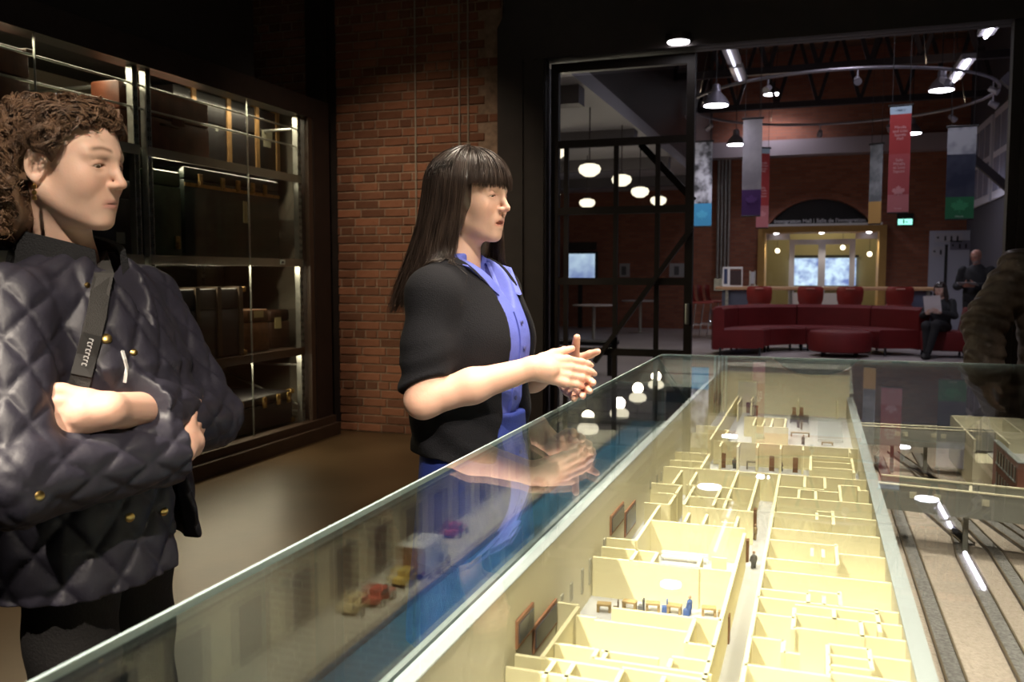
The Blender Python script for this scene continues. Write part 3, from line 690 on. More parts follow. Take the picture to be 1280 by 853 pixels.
def sdf_mesh(f, lo, hi, h, B=8, margin=1.35):
    lo = np.array(lo, np.float32); hi = np.array(hi, np.float32)
    nb = np.ceil((hi - lo) / (h * B)).astype(int); n = nb * B
    bi = np.stack(np.meshgrid(*[np.arange(k) for k in nb], indexing='ij'), -1).reshape(-1, 3)
    cv = f(lo + (bi + 0.5).astype(np.float32) * (h * B)).astype(np.float32)
    G = np.repeat(np.repeat(np.repeat(cv.reshape(nb), B, 0), B, 1), B, 2)
    act = bi[np.abs(cv) < margin * h * B]
    off = np.stack(np.meshgrid(*[np.arange(B)] * 3, indexing='ij'), -1).reshape(-1, 3)
    for s in range(0, len(act), 400):
        ix = (act[s:s + 400, None, :] * B + off[None]).reshape(-1, 3)
        G[ix[:, 0], ix[:, 1], ix[:, 2]] = f(lo + ix.astype(np.float32) * h)
    S = G < 0
    c8 = [(i, j, k) for i in (0, 1) for j in (0, 1) for k in (0, 1)]
    cnt = sum(S[i:n[0] - 1 + i, j:n[1] - 1 + j, k:n[2] - 1 + k].astype(np.int8) for i, j, k in c8)
    A = np.argwhere((cnt > 0) & (cnt < 8))
    vals = {c: G[A[:, 0] + c[0], A[:, 1] + c[1], A[:, 2] + c[2]] for c in c8}
    acc = np.zeros((len(A), 3), np.float32); num = np.zeros(len(A), np.float32)
    for c in c8:
        for ax in range(3):
            if c[ax]: continue
            e = list(c); e[ax] = 1; v0 = vals[c]; v1 = vals[tuple(e)]; m = (v0 < 0) != (v1 < 0)
            t = np.where(m, v0 / np.where(m, v0 - v1, 1), 0); p = np.tile(np.array(c, np.float32), (len(A), 1)); p[:, ax] = t
            acc[m] += p[m]; num[m] += 1
    verts = lo + (A + acc / num[:, None]) * h
    idx = np.full(tuple(n), -1, np.int32); idx[A[:, 0], A[:, 1], A[:, 2]] = np.arange(len(A))
    quads = []
    for ax in range(3):
        u, w = (ax + 1) % 3, (ax + 2) % 3
        sl0 = [slice(None)] * 3; sl1 = [slice(None)] * 3; sl0[ax] = slice(0, -1); sl1[ax] = slice(1, None)
        D = S[tuple(sl0)] != S[tuple(sl1)]; E = np.argwhere(D); E = E[(E[:, u] > 0) & (E[:, w] > 0) & (E[:, u] < n[u] - 1) & (E[:, w] < n[w] - 1)]
        def cell(du, dw):
            q = E.copy(); q[:, u] -= du; q[:, w] -= dw; return idx[q[:, 0], q[:, 1], q[:, 2]]
        q = np.stack([cell(1, 1), cell(0, 1), cell(0, 0), cell(1, 0)], 1)
        inn = S[E[:, 0], E[:, 1], E[:, 2]]; q[~inn] = q[~inn][:, ::-1]
        quads.append(q[(q >= 0).all(1)])
    return verts, np.concatenate(quads)

def np_mesh(name, parts, m, cols=None):
    vs = []; fs = []; o = 0
    for v, q in parts: vs.append(v); fs.append(q + o); o += len(v)
    v = np.concatenate(vs).astype(np.float32); q = np.concatenate(fs)
    me = bpy.data.meshes.new(name); me.vertices.add(len(v)); me.vertices.foreach_set('co', v.ravel())
    k = q.shape[1]; me.loops.add(q.size); me.loops.foreach_set('vertex_index', q.ravel().astype(np.int32))
    me.polygons.add(len(q)); me.polygons.foreach_set('loop_start', np.arange(0, q.size, k, dtype=np.int32)); me.polygons.foreach_set('loop_total', np.full(len(q), k, np.int32))
    me.polygons.foreach_set('use_smooth', np.ones(len(q), bool)); me.materials.append(m); me.update(calc_edges=True); me.validate()
    if cols is not None:
        c = np.ones((len(v), 4), np.float32); c[:, :3] = cols; a = me.color_attributes.new('tone', 'FLOAT_COLOR', 'POINT'); a.data.foreach_set('color', c.ravel())
    return me

def skin_mat(name, rough=.5):
    m = mat(name, (.6, .4, .3), rough, spec=.35); nt = m.node_tree; N = nt.nodes; L = nt.links; b = N['Principled BSDF']
    a = N.new('ShaderNodeAttribute'); a.attribute_name = 'tone'; L.new(a.outputs['Color'], b.inputs['Base Color'])
    b.inputs['Subsurface Weight'].default_value = .12; b.inputs['Subsurface Radius'].default_value = (1, .35, .2); b.inputs['Subsurface Scale'].default_value = .006
    tc = N.new('ShaderNodeTexCoord'); n2 = N.new('ShaderNodeTexNoise'); n2.inputs['Scale'].default_value = 220; L.new(tc.outputs['Object'], n2.inputs['Vector'])
    bp = N.new('ShaderNodeBump'); bp.inputs['Strength'].default_value = .06; bp.inputs['Distance'].default_value = .004; L.new(n2.outputs[0], bp.inputs['Height']); L.new(bp.outputs[0], b.inputs['Normal'])
    return m
SKIN = skin_mat('skin'); EYEM = skin_mat('eye_gloss', .15); EYEM.node_tree.nodes['Principled BSDF'].inputs['Subsurface Weight'].default_value = 0

EYE_Z = -.0035
def eyes(root, hp, HR, HS, gaze, m):
    """glossy eyeballs with iris and pupil turned to the gaze direction"""
    g = Vector(gaze).normalized(); o_ = []
    for s in (-1, 1):
        bm = bmesh.new(); bmesh.ops.create_uvsphere(bm, u_segments=24, v_segments=24, radius=.0152); Mx = g.to_track_quat('Z', 'Y').to_matrix().to_4x4()
        cols = []
        for v in bm.verts:
            a = math.acos(max(-1, min(1, v.co.z / .0152))); cols.append((.012, .010, .010) if a < .20 else (.10, .06, .035) if a < .42 else (.62, .56, .53))
        vs = np.array([Mx @ v.co for v in bm.verts], np.float32) + V(.0635, s * .0315, -.003); fs = [[v.index for v in f.verts] for f in bm.faces]; bm.free()
        W3 = vs @ HR.T * HS + hp; me = bpy.data.meshes.new('eye'); me.from_pydata([tuple(p) for p in W3], [], fs); me.materials.append(m)
        c = np.ones((len(vs), 4), np.float32); c[:, :3] = cols; a_ = me.color_attributes.new('tone', 'FLOAT_COLOR', 'POINT'); a_.data.foreach_set('color', c.ravel()); me.polygons.foreach_set('use_smooth', [True] * len(me.polygons)); put('eye', me, root)
# ---- head: x forward, y to the person's left, z up, origin at eye level between the ears
def head_sdf(Q, fem=1.0, lids=.55, mouth=0.0, eye=0.0):
    Y = np.abs(Q[:, 1]); S = np.stack([Q[:, 0], Y, Q[:, 2]], 1)
    d = ell(Q, (-.012, 0, .028), (.098, .076, .074))
    d = smin(d, ell(Q, (.034, 0, -.032), (.050, .057, .076)), .03)
    d = smin(d, ell(Q, (.026, 0, -.062), (.052, .050, .046)), .02)
    d = smin(d, rcone(S, (-.012, .050, -.052), (.060, .012, -.098), .017, .013), .028)       # jaw
    d = smin(d, ell(Q, (.071, 0, -.099), (.014, .019, .014)), .016)                          # chin
    d = smin(d, ell(S, (.050, .040, -.030), (.024, .018, .022)), .03)                       # cheek
    d = smin(d, rcone(S, (.080, .006, .017), (.066, .046, .016), .010, .008), .014)          # brow
    d = smax(d, -ell(S, (.099, .031, -.002), (.021, .0175, .0125)), .013)                    # socket
    d = smin(d, ell(S, (.0640, .0315, -.002), (.0165, .0170, .0155)), .006)                  # lid ball
    lid = (9. if eye else 0.) + np.abs(S[:, 2] - (-.002 - .0075 * lids) + .10 * (S[:, 1] - .0315) ** 2 / .0165) + np.maximum(0, np.abs(S[:, 1] - .0315) - .0135) + np.maximum(0, .072 - S[:, 0])
    d = d + .0014 * np.exp(-(lid / .0012) ** 2)                                              # lash line
    cr = np.abs(S[:, 2] - .0075 + .25 * (S[:, 1] - .0315) ** 2 / .0165) + np.maximum(0, np.abs(S[:, 1] - .0315) - .014) + np.maximum(0, .066 - S[:, 0])
    d = d + .0010 * np.exp(-(cr / .0014) ** 2)                                               # lid crease
    if eye:
        zc = EYE_Z - .12 * (S[:, 1] - .0315); al = eye * np.clip(1 - ((S[:, 1] - .0315) / .0140) ** 2, 0, 1)
        d = smax(d, -np.maximum(np.maximum(np.abs(S[:, 2] - zc) - al, .058 - S[:, 0]), np.abs(S[:, 1] - .0315) - .0138), .0008)
    d = smin(d, chain(Q, [(.083, 0, .010), (.0925, 0, -.014), (.1025, 0, -.031)], [.0070, .0072, .0088], .004), .010)   # nose
    d = smin(d, ell(S, (.0905, .0105, -.0350), (.0100, .0065, .0065)), .006)
    d = smax(d, -ell(S, (.0965, .0055, -.0415), (.0050, .0028, .0022)), .002)                # nostril
    d = smin(d, ell(Q, (.070, 0, -.066), (.016, .028, .024)), .016)                          # muzzle
    up = -.0625 - .004 * (Q[:, 1] / .022) ** 2 + .0012 * np.cos(Q[:, 1] * 500) * np.exp(-(Q[:, 1] / .006) ** 2)
    lipx = .0838 - .24 * Q[:, 1] ** 2 / .022
    g = mouth * .006
    ul = np.sqrt((Q[:, 0] - lipx) ** 2 + ((Q[:, 2] - up - g) * 1.15) ** 2 + np.maximum(0, Y - .022) ** 2) - .0054 * np.clip(1 - (Y / .029) ** 2, .12, 1)
    ll = np.sqrt((Q[:, 0] - lipx + .0015) ** 2 + (Q[:, 2] + .0735 + g) ** 2 + np.maximum(0, Y - .020) ** 2) - .0060 * np.clip(1 - (Y / .028) ** 2, .12, 1)
    d = smin(d, ul, .0035); d = smin(d, ll, .0035)
    gap = np.abs(Q[:, 2] + .068 + .10 * Q[:, 1] ** 2 / .022) - .0003 - mouth * .0042 * np.clip(1 - (Y / .02) ** 2, 0, 1)
    slit = np.maximum(np.maximum(gap, Y - .0235), .078 - Q[:, 0])
    d = smax(d, -slit, .0022)
    # ears
    E_ = S - V(-.012, .074, -.012); ca, sa = cos(.25), sin(.25)
    ex = E_[:, 0] * ca - E_[:, 1] * .55; ey = E_[:, 1] * .85 + E_[:, 0] * .45; ez = E_[:, 2]
    e0 = (np.sqrt((ex / .0185) ** 2 + ((ez - .002) / .031) ** 2) - 1) * .0185
    ear = np.maximum(e0, np.abs(ey) - .0055)
    bowl = np.maximum((np.sqrt(((ex - .002) / .0115) ** 2 + ((ez - .003) / .022) ** 2) - 1) * .0115, -(ey - .0005))
    ear = smax(ear, -bowl, .004); ear = smin(ear, ell(np.stack([ex, ey, ez], 1), (.003, 0, -.026), (.0075, .0045, .0085)), .004)
    ear = smin(ear, ell(np.stack([ex, ey, ez], 1), (.009, .002, -.004), (.004, .004, .006)), .003)
    d = smin(d, ear, .005)
    return d
def head_tone(Q, base, lip, brow, lash, lids=.55, eye=0.0):
    Y = np.abs(Q[:, 1]); c = np.tile(np.array(base, np.float32), (len(Q), 1))
    def mixin(col, w): c[:] = c * (1 - w[:, None]) + np.array(col, np.float32) * w[:, None]
    front = np.clip((Q[:, 0] - .03) / .03, 0, 1)
    mixin(np.array(base) * (1.04, .80, .76), .45 * np.exp(-((Y - .040) / .022) ** 2 - ((Q[:, 2] + .036) / .022) ** 2) * front)
    mixin(np.array(base) * (1.02, .78, .74), .45 * np.exp(-(Y / .014) ** 2 - ((Q[:, 2] + .034) / .014) ** 2) * front)
    lipw = np.exp(-((Q[:, 2] + .0685) / .0088) ** 4) * np.exp(-(Y / .0240) ** 6) * np.clip((Q[:, 0] - .070) / .006, 0, 1); mixin(lip, .85 * lipw)
    zb = .0235 + .004 * np.sin(np.clip((Y - .012) / .045, 0, 1) * pi) - .003 * np.clip((Y - .03) / .02, 0, 1)
    mixin(brow, .85 * np.exp(-((Q[:, 2] - zb) / .0036) ** 2) * np.clip((Y - .010) / .006, 0, 1) * np.clip((.056 - Y) / .012, 0, 1) * front)
    zl = -.002 - .0075 * lids - .10 * (Y - .0315) ** 2 / .0165
    if not eye: mixin(lash, .95 * np.exp(-((Q[:, 2] - zl) / .0021) ** 2) * np.exp(-((Y - .0325) / .0145) ** 6) * np.clip((Q[:, 0] - .064) / .005, 0, 1))
    if eye:
        zc = EYE_Z - .12 * (Y - .0315); zu = zc + eye * np.clip(1 - ((Y - .0315) / .0140) ** 2, 0, 1)
        mixin(lash, .9 * np.exp(-((Q[:, 2] - zu - .0006) / .0014) ** 2) * np.exp(-((Y - .0325) / .0150) ** 6) * np.clip((Q[:, 0] - .060) / .005, 0, 1))
    mixin(np.array(base) * (.80, .62, .58), .40 * np.exp(-((Q[:, 2] - .002) / .012) ** 2 - ((Y - .031) / .018) ** 2) * front)
    return c

# ---- hand: wrist w, finger direction f, palm normal p, side +1 left / -1 right
def hand_prims(w, f, p, side, curl=(.35, .4, .45, .5), thumb=(.9, .5), spread=.06, s=1.0):
    w = Vector(w); f = Vector(f).normalized(); p = Vector(p); p = (p - f * p.dot(f)).normalized(); t = f.cross(p) * -side   # t: towards the thumb
    out = []
    out.append(([w, w + f * .035 * s], [.026 * s, .030 * s]))
    k = []
    for i, (o, L) in enumerate(((.0275, .088), (.009, .092), (-.010, .088), (-.0275, .080))):
        kn = w + f * (L * s) + t * (o * s); k.append(kn)
        out.append(([w + f * .02 * s + t * (o * .55 * s), kn], [.016 * s, .0115 * s]))
    lens = ((.042, .025, .021), (.046, .029, .023), (.043, .027, .022), (.034, .020, .019))
    for i in range(4):
        d = (f + t * spread * (1.5 - i)).normalized(); a = k[i]; pts = [a]; ang = 0
        for j, L in enumerate(lens[i]):
            ang += curl[i] * (.75 if j == 0 else 1.0); q = d * cos(ang) + p * sin(ang); a = a + q * (L * s); pts.append(a)
        out.append((pts, [.0100 * s, .0088 * s, .0080 * s, .0066 * s]))
    b = w + f * .026 * s + t * .022 * s; d1 = (t * thumb[0] + f * .75 + p * thumb[1]).normalized(); d2 = (t * thumb[0] * .8 + f * 1.0 + p * thumb[1] * .5).normalized()
    c1 = b + d1 * .040 * s; c2 = c1 + d2 * .032 * s; c3 = c2 + d2 * .024 * s
    out.append(([w + f * .012 * s + t * .010 * s, b, c1], [.018 * s, .0165 * s, .0115 * s])); out.append(([c1, c2, c3], [.0110 * s, .0100 * s, .0078 * s]))
    return out
def prims_sdf(P, prims, k=.006):
    o = None
    for pts, rs in prims:
        d = chain(P, pts, rs, .004); o = d if o is None else smin(o, d, k)
    return o

# ---- strands as thin 3-sided tubes
def strands(name, paths, r0, r1, m, parent):
    P = np.asarray(paths, np.float32); n, K, _ = P.shape
    T = np.gradient(P, axis=1); T /= np.linalg.norm(T, axis=2, keepdims=True) + 1e-9
    ref = np.where(np.abs(T[..., 2:3]) < .9, V(0, 0, 1), V(1, 0, 0)); X = np.cross(T, ref); X /= np.linalg.norm(X, axis=2, keepdims=True) + 1e-9; Yv = np.cross(T, X)
    u = np.linspace(0, 1, K)[None, :, None]; r0 = np.asarray(r0, np.float32).reshape(-1, 1, 1); R_ = r0 * (1 - u ** 3) + r1 * u ** 3
    vs = np.stack([P + R_ * (X * cos(a) + Yv * sin(a)) for a in (0, 2 * pi / 3, 4 * pi / 3)], 2).reshape(-1, 3)
    b = (np.arange(n)[:, None, None] * K + np.arange(K - 1)[None, :, None]) * 3 + np.arange(3)[None, None]
    c = (np.arange(n)[:, None, None] * K + np.arange(K - 1)[None, :, None]) * 3 + (np.arange(3)[None, None] + 1) % 3
    q = np.stack([b, c, c + 3, b + 3], -1).reshape(-1, 4)
    o = put(name, np_mesh(name, [(vs, q)], m), parent); o['kind'] = 'stuff'; return o
def hair_mat(name, c1, c2, rough=.34):
    m = mat(name, c1, rough, col2=c2, vscale=55, spec=.45, stretch=(1, 1, .25)); return m

def person(label, x, y, rz): return thing('person', label, 'person', (x, y, 0), rz)
def xf_pts(pts, M): return [M @ Vector(p) for p in pts]

def drape(P, f, gap=.003, it=5):
    """push points of a strand array out of the solid f"""
    sh = P.shape; Q = P.reshape(-1, 3).astype(np.float32)
    for _ in range(it):
        d = f(Q); m = d < gap
        if not m.any(): break
        A = Q[m]; e = .003; g = np.stack([f(A + V(e, 0, 0)) - f(A - V(e, 0, 0)), f(A + V(0, e, 0)) - f(A - V(0, e, 0)), f(A + V(0, 0, e)) - f(A - V(0, 0, e))], 1)
        g /= np.linalg.norm(g, axis=1, keepdims=True) + 1e-9; Q[m] = A + g * (gap - d[m])[:, None] * .9
    return Q.reshape(sh)
def local_ray(px, py, root_xyz, rz):
    r = ray(px, py); c = Vector((0, 0, CAMZ)); Mi = (Matrix.Translation(root_xyz) @ Matrix.Rotation(rz, 4, 'Z')).inverted()
    return Mi @ c, (Mi.to_3x3() @ r).normalized()
def hit(px, py, f, root_xyz, rz, t0=.7, t1=2.6):
    o, d = local_ray(px, py, root_xyz, rz); ts = np.arange(t0, t1, .002, dtype=np.float32); P = np.array(o, np.float32) + ts[:, None] * np.array(d, np.float32)
    v = f(P); i = int(np.argmax(v < 0)); p = P[i]; e = .004
    g = np.array([float(f(p[None] + V(*[e if k == j else 0 for k in range(3)]))[0] - f(p[None] - V(*[e if k == j else 0 for k in range(3)]))[0]) for j in range(3)])
    return Vector(p), Vector(g / (np.linalg.norm(g) + 1e-9))
def ribbon(pts, nrm, width, thick):
    """strap lying on a surface"""
    m = MB(); vs = []; n = len(pts)
    for i in range(n):
        t = (pts[min(i + 1, n - 1)] - pts[max(i - 1, 0)]).normalized(); s_ = t.cross(nrm[i]).normalized() * width / 2; u = nrm[i] * thick
        vs += [pts[i] - s_, pts[i] + s_, pts[i] + s_ + u, pts[i] - s_ + u]
    fs = [(i * 4 + j, i * 4 + (j + 1) % 4, i * 4 + 4 + (j + 1) % 4, i * 4 + 4 + j) for i in range(n - 1) for j in range(4)] + [(0, 3, 2, 1), tuple((n - 1) * 4 + j for j in range(4))]
    return m.add(vs, fs)
def align(n): return Vector(n).to_track_quat('Z', 'Y').to_matrix().to_4x4()

# ------------------------------------------------------------------ the speaking woman (faces across the case)
def woman_speaking():
    X0, Y0, RZ = -.785, 1.995, radians(-8)
    root = person('woman with long dark hair and fringe, black cardigan over blue shirt, gesturing', X0, Y0, RZ)
    hp = V(-.004, 0, 1.540); HR = rotm(radians(-1), radians(3))
    HS = .945
    def hq(P): return (P - hp) @ HR / HS
    base = (.66, .425, .325)
    def head(P):
        Q = hq(P); d = head_sdf(Q, lids=.75, mouth=1.3, eye=.0018) * HS
        n = chain(P, [hp + V(-.022, 0, -.05), hp + V(-.040, 0, -.16), hp + V(-.045, 0, -.24)], [.050, .050, .060], .02)
        d = smin(d, n, .022)
        return smin(d, ell(P, (-.02, 0, 1.27), (.085, .13, .075)), .03)
    hv, hf = sdf_mesh(head, (-.16, -.14, 1.22), (.12, .14, 1.67), .0022)
    # arms
    sh = [(-.02, s * .155, 1.300) for s in (-1, 1)]
    elR, wrR = (-.012, -.212, 1.068), (.205, -.095, 1.140)
    elL, wrL = (-.0, .215, 1.06), (.175, .105, 1.118)
    hR = hand_prims(wrR, (.62, .72, -.12), (-.72, .60, -.30), -1, (.24, .26, .28, .30), (.45, .25), .0, .98)
    hL = hand_prims(wrL, (.72, -.46, -.30), (-.35, -.80, .45), 1, (.24, .26, .28, .30), (1.2, .0), .015, .98)
    def arms(P):
        a = chain(P, [sh[0], elR], [.050, .040], .02); a = smin(a, chain(P, [elR, tuple(np.array(elR) * .55 + np.array(wrR) * .45), wrR], [.039, .038, .0255], .02), .02)
        a = smin(a, prims_sdf(P, hR), .012)
        b = chain(P, [sh[1], elL], [.050, .040], .02); b = smin(b, chain(P, [elL, tuple(np.array(elL) * .55 + np.array(wrL) * .45), wrL], [.039, .037, .0255], .02), .02)
        b = smin(b, prims_sdf(P, hL), .012)
        b = smin(b, chain(P, [(.225, .075, 1.125), (.245, .048, 1.160), (.262, .022, 1.203)], [.015, .0115, .0085], .006), .008)
        return np.minimum(a, b)
    av, af = sdf_mesh(arms, (-.11, -.29, .98), (.45, .29, 1.38), .003)
    legs = lambda P: np.minimum(chain(P, [(-.0, -.075, .93), (.01, -.075, .5), (-.01, -.08, .09)], [.065, .050, .036], .03), chain(P, [(-.0, .075, .93), (.01, .075, .5), (-.01, .08, .09)], [.065, .050, .036], .03))
    lv, lf = sdf_mesh(legs, (-.12, -.2, .04), (.14, .2, 1.0), .012)
    cols = np.concatenate([head_tone(hq(hv), base, (.50, .20, .17), (.10, .06, .045), (.05, .03, .025), .75, .0018), np.tile(np.array(base) * (1.06, .98, .96), (len(av), 1)), np.tile(base, (len(lv), 1))])
    put('body', np_mesh('body', [(hv, hf), (av, af), (lv, lf)], SKIN, cols), root)
    eyes(root, hp, HR, HS, (1, 0, -.35), EYEM)
    # shirt
    def torso(P, g=0.0):
        d = ell(P, (-.005, 0, 1.20), (.118 + g, .162 + g, .20))
        d = smin(d, ell(P, (.055, 0, 1.185), (.070 + g, .118 + g, .085)), .05)
        d = smin(d, ell(P, (-.005, 0, 1.00), (.105 + g, .140 + g, .22)), .07)
        d = smin(d, rcone(np.stack([P[:, 0], np.abs(P[:, 1]), P[:, 2]], 1), (-.03, .04, 1.345), (-.02, .15, 1.305), .045 + g, .050 + g), .04)
        return d
    def shirt(P):
        d = torso(P); w = .0035 * np.sin(P[:, 2] * 95 + P[:, 1] * 40 + 3 * np.sin(P[:, 1] * 30)) * np.clip((1.12 - P[:, 2]) * 8, 0, 1)
        nk = hq(P); vneck = np.maximum(np.abs(P[:, 1]) - np.clip((P[:, 2] - 1.27) * .55, 0, .06), -(P[:, 0] - .0)); vneck = np.maximum(vneck, 1.265 - P[:, 2])
        d = smax(d + w, -vneck, .006)
        return np.maximum(d, .93 - P[:, 2])
    SB = mat('blue_shirt_cotton', (.105, .135, .52), .75, var=.1, vscale=30, bump=.25, bscale=500)
    v, q = sdf_mesh(shirt, (-.17, -.24, .92), (.17, .24, 1.42), .0045)
    so = put('shirt', np_mesh('shirt', [(v, q)], SB), root)
    def front_x(z, y=0.0):
        c = np.array([[x, y, z] for x in np.linspace(.02, .2, 181)], np.float32); dd = shirt(c); i = np.argmax(dd > 0); return float(c[i, 0])
    pm_ = MB(); zs_ = np.linspace(.96, 1.262, 16)
    for i in range(15):
        x0, x1 = front_x(zs_[i]), front_x(zs_[i + 1])
        pm_.add([(x0 + .003, -.016, zs_[i]), (x0 + .003, .016, zs_[i]), (x1 + .003, .016, zs_[i + 1]), (x1 + .003, -.016, zs_[i + 1]), (x0 - .01, -.016, zs_[i]), (x0 - .01, .016, zs_[i]), (x1 - .01, .016, zs_[i + 1]), (x1 - .01, -.016, zs_[i + 1])],
                [(0, 1, 2, 3), (0, 3, 7, 4), (1, 5, 6, 2)])
    pm_.build('placket', SB, so, True)
    bt = mat('shirt_button', (.06, .07, .22), .3)
    for z in (1.235, 1.175, 1.115, 1.055, 1.0):
        o = MB().lathe([(.001, 0), (.0055, 0), (.006, .0015), (.0045, .003)], n=10).build('button', bt, so, True); o.matrix_local = Matrix.Translation((front_x(z) + .004, 0, z)) @ Matrix.Rotation(pi / 2, 4, 'Y')
    # cardigan
    def cardigan(P):
        d = torso(P, .013)
        d = smin(d, ell(P, (-.012, 0, .97), (.130, .168, .22)), .05)
        fold = .004 * np.sin(P[:, 2] * 60 + P[:, 0] * 55) * np.clip((1.2 - P[:, 2]) * 5, 0, 1)
        half = .050 + .10 * np.clip(1.30 - P[:, 2], 0, .1) + .25 * np.clip(P[:, 2] - 1.26, 0, .2) + .12 * np.clip(1.10 - P[:, 2], 0, .2)
        opening = np.maximum(np.abs(P[:, 1]) - half, .0 - P[:, 0])
        d = smax(d + fold, -opening, .010)
        S = P.copy()
        out = d
        for s, e, w in ((sh[0], elR, wrR), (sh[1], elL, wrL)):
            s_, e_, w_ = V(*s), V(*e), V(*w); t = ((P - s_) @ (e_ - s_)) / float((e_ - s_) @ (e_ - s_))
            sl = chain(P, [s_, s_ * .5 + e_ * .5, e_ + (e_ - s_) * .02], [.058, .057, .056], .03)
            sl = sl + .0045 * np.sin(t * 30 + P[:, 1] * 60 + P[:, 0] * 25) * np.clip(t * 2 - .9, 0, 1)
            L_ = float(np.linalg.norm(e_ - s_)); sl = np.maximum(sl, (t - .86 + .10 * np.clip((P[:, 0] - e_[0]) / .05, -1, 1)) * L_)
            out = smin(out, sl, .028)
        nk = np.maximum(sph(P, (hp[0] - .035, 0, 1.42), .088), -1); out = smax(out, -nk, .01)
        return np.maximum(out, .925 - .35 * np.clip(P[:, 0], 0, .12) - P[:, 2])
    v, q = sdf_mesh(cardigan, (-.2, -.32, .86), (.2, .32, 1.42), .0045)
    CK = mat('black_knit', (.0060, .0060, .0085), .9, bump=.35, bscale=380, spec=.25)
    co = put('cardigan', np_mesh('cardigan', [(v, q)], CK), root)
    for s in (-1, 1):        # collar wings
        vs = [(-.060, s * .062, 1.395), (.005, s * .060, 1.372), (.050, s * .022, 1.318), (.062, s * .050, 1.285), (.018, s * .088, 1.338), (-.055, s * .082, 1.368)]
        vs = [tuple(p) for p in drape(np.array(vs, np.float32), lambda Q: np.minimum(cardigan(Q), shirt(Q)), .006, 8)]
        vs2 = [(x + .003, y + s * .005, z + .003) for x, y, z in vs]
        n = 6; MB().add(vs + vs2, [tuple(range(n)), tuple(range(2 * n - 1, n - 1, -1))] + [(i, (i + 1) % n, n + (i + 1) % n, n + i) for i in range(n)]).build('collar', SB, so)
    # skirt
    def skirt(P):
        z = P[:, 2]; t = np.clip((1.0 - z) / .5, 0, 1); rx = .118 + .035 * t; ry = .155 + .035 * t
        a = np.arctan2(P[:, 1], P[:, 0]); d = (np.sqrt((P[:, 0] / rx) ** 2 + (P[:, 1] / ry) ** 2) - 1) * .12 + .006 * t * np.sin(a * 9 + z * 4)
        return np.maximum(np.maximum(d, z - 1.02), .45 - z)
    v, q = sdf_mesh(skirt, (-.2, -.24, .42), (.2, .24, 1.06), .007)
    put('skirt', np_mesh('skirt', [(v, q)], mat('royal_blue_cloth', (.014, .031, .21), .7, var=.15, vscale=12, bump=.2, bscale=300)), root)
    for s in (-1, 1):
        sf = lambda P: smax(smin(ell(P, (.05, s * .08, .035), (.125, .040, .045)), chain(P, [(-.03, s * .08, .03), (-.015, s * .08, .11)], [.04, .042], .02), .03), -P[:, 2], .004)
        v, q = sdf_mesh(sf, (-.12, s * .08 - .07, -.02), (.2, s * .08 + .07, .17), .006); put('shoe', np_mesh('shoe', [(v, q)], M['black']), root)
    # hair
    HM = hair_mat('dark_hair', (.017, .0105, .008), (.052, .034, .026), .36)
    def hair(P):
        Q = hq(P); d = ell(Q, (-.012, 0, .020), (.109, .091, .091))
        face = np.maximum(.030 + .10 * np.abs(Q[:, 1]) - Q[:, 0], Q[:, 2] - .026)
        d = smax(d, -face, .006)
        back = ell(Q, (-.060, -.005, -.075), (.060, .088, .15)); back = smin(back, ell(Q, (-.080, -.010, -.17), (.045, .090, .07)), .05)
        for s in (-1, 1):
            back = smin(back, chain(Q, [(.004, s * .074, .03), (-.002, s * .078, -.06), (-.02, s * .085, -.14)], [.020, .022, .024], .02), .03)
        return smin(d, back, .02) * HS
    v, q = sdf_mesh(hair, (-.24, -.17, 1.22), (.14, .17, 1.70), .0035)
    ho = put('hair', np_mesh('hair', [(v, q)], HM), root)
    rnd = np.random.RandomState(3); N_ = 4200; K = 18; paths = np.zeros((N_, K, 3), np.float32); u = np.linspace(0, 1, K)
    rad = rnd.uniform(.0006, .0013, N_)
    for i in range(N_):
        bang = i < 900; off = abs(rnd.normal(0, .004)) + .001; fr = rnd.uniform(0, 6.28); px0 = -.012
        if bang:
            a = radians(rnd.uniform(-62, 62)); lat = np.radians(90 - u * (84 + rnd.uniform(-3, 5)))
            x = px0 + (.112 + off) * np.cos(lat) * cos(a) - .006 * u ** 3; y = (.094 + off) * np.cos(lat) * sin(a); z = .018 + (.093 + off) * np.sin(lat) - .006 * u ** 4
            y = y + rnd.normal(0, .004) * u
        else:
            a = radians(rnd.choice([-1, 1]) * (180 - 112 * rnd.uniform(0, 1) ** 1.0)); L = rnd.uniform(.88, 1.12) ; s = u * L; arc = .30
            back = max(0., -cos(a)); frontal = max(0., cos(a)); side = abs(sin(a))
            lat = np.radians(90 - np.clip(s / arc, 0, 1) * 88); t = np.clip((s - arc) / (1 - arc), 0, 2)
            x = px0 + (.112 + off) * np.cos(lat) * cos(a) - t ** 1.6 * (.060 * back + .035 * side * (1. if a < 0 else .2)) + .05 * t * frontal * (1 if a > 0 else .1)
            y = (.094 + off) * np.cos(lat) * sin(a) * (1 + .30 * t ** 1.5); z = .020 + (.093 + off) * np.sin(lat) - t * (.275 + .02 * back - .01 * frontal)
            fly = rnd.uniform(0, 1) < .12
            x = x + rnd.normal(0, .012 if fly else .005) * t * t + .004 * np.sin(t * 7 + fr * .3 + a * 3) * t; y = y + rnd.normal(0, .012 if fly else .005) * t * t + .0015 * np.cos(t * 8 + fr) * t
        paths[i, :, 0] = x; paths[i, :, 1] = y; paths[i, :, 2] = z
    Pp = paths @ HR.T * HS + hp
    Pp = drape(Pp, cardigan, .004)
    strands('hair_strands', Pp, rad, .0002, HM, ho)
    return root
woman_speaking()

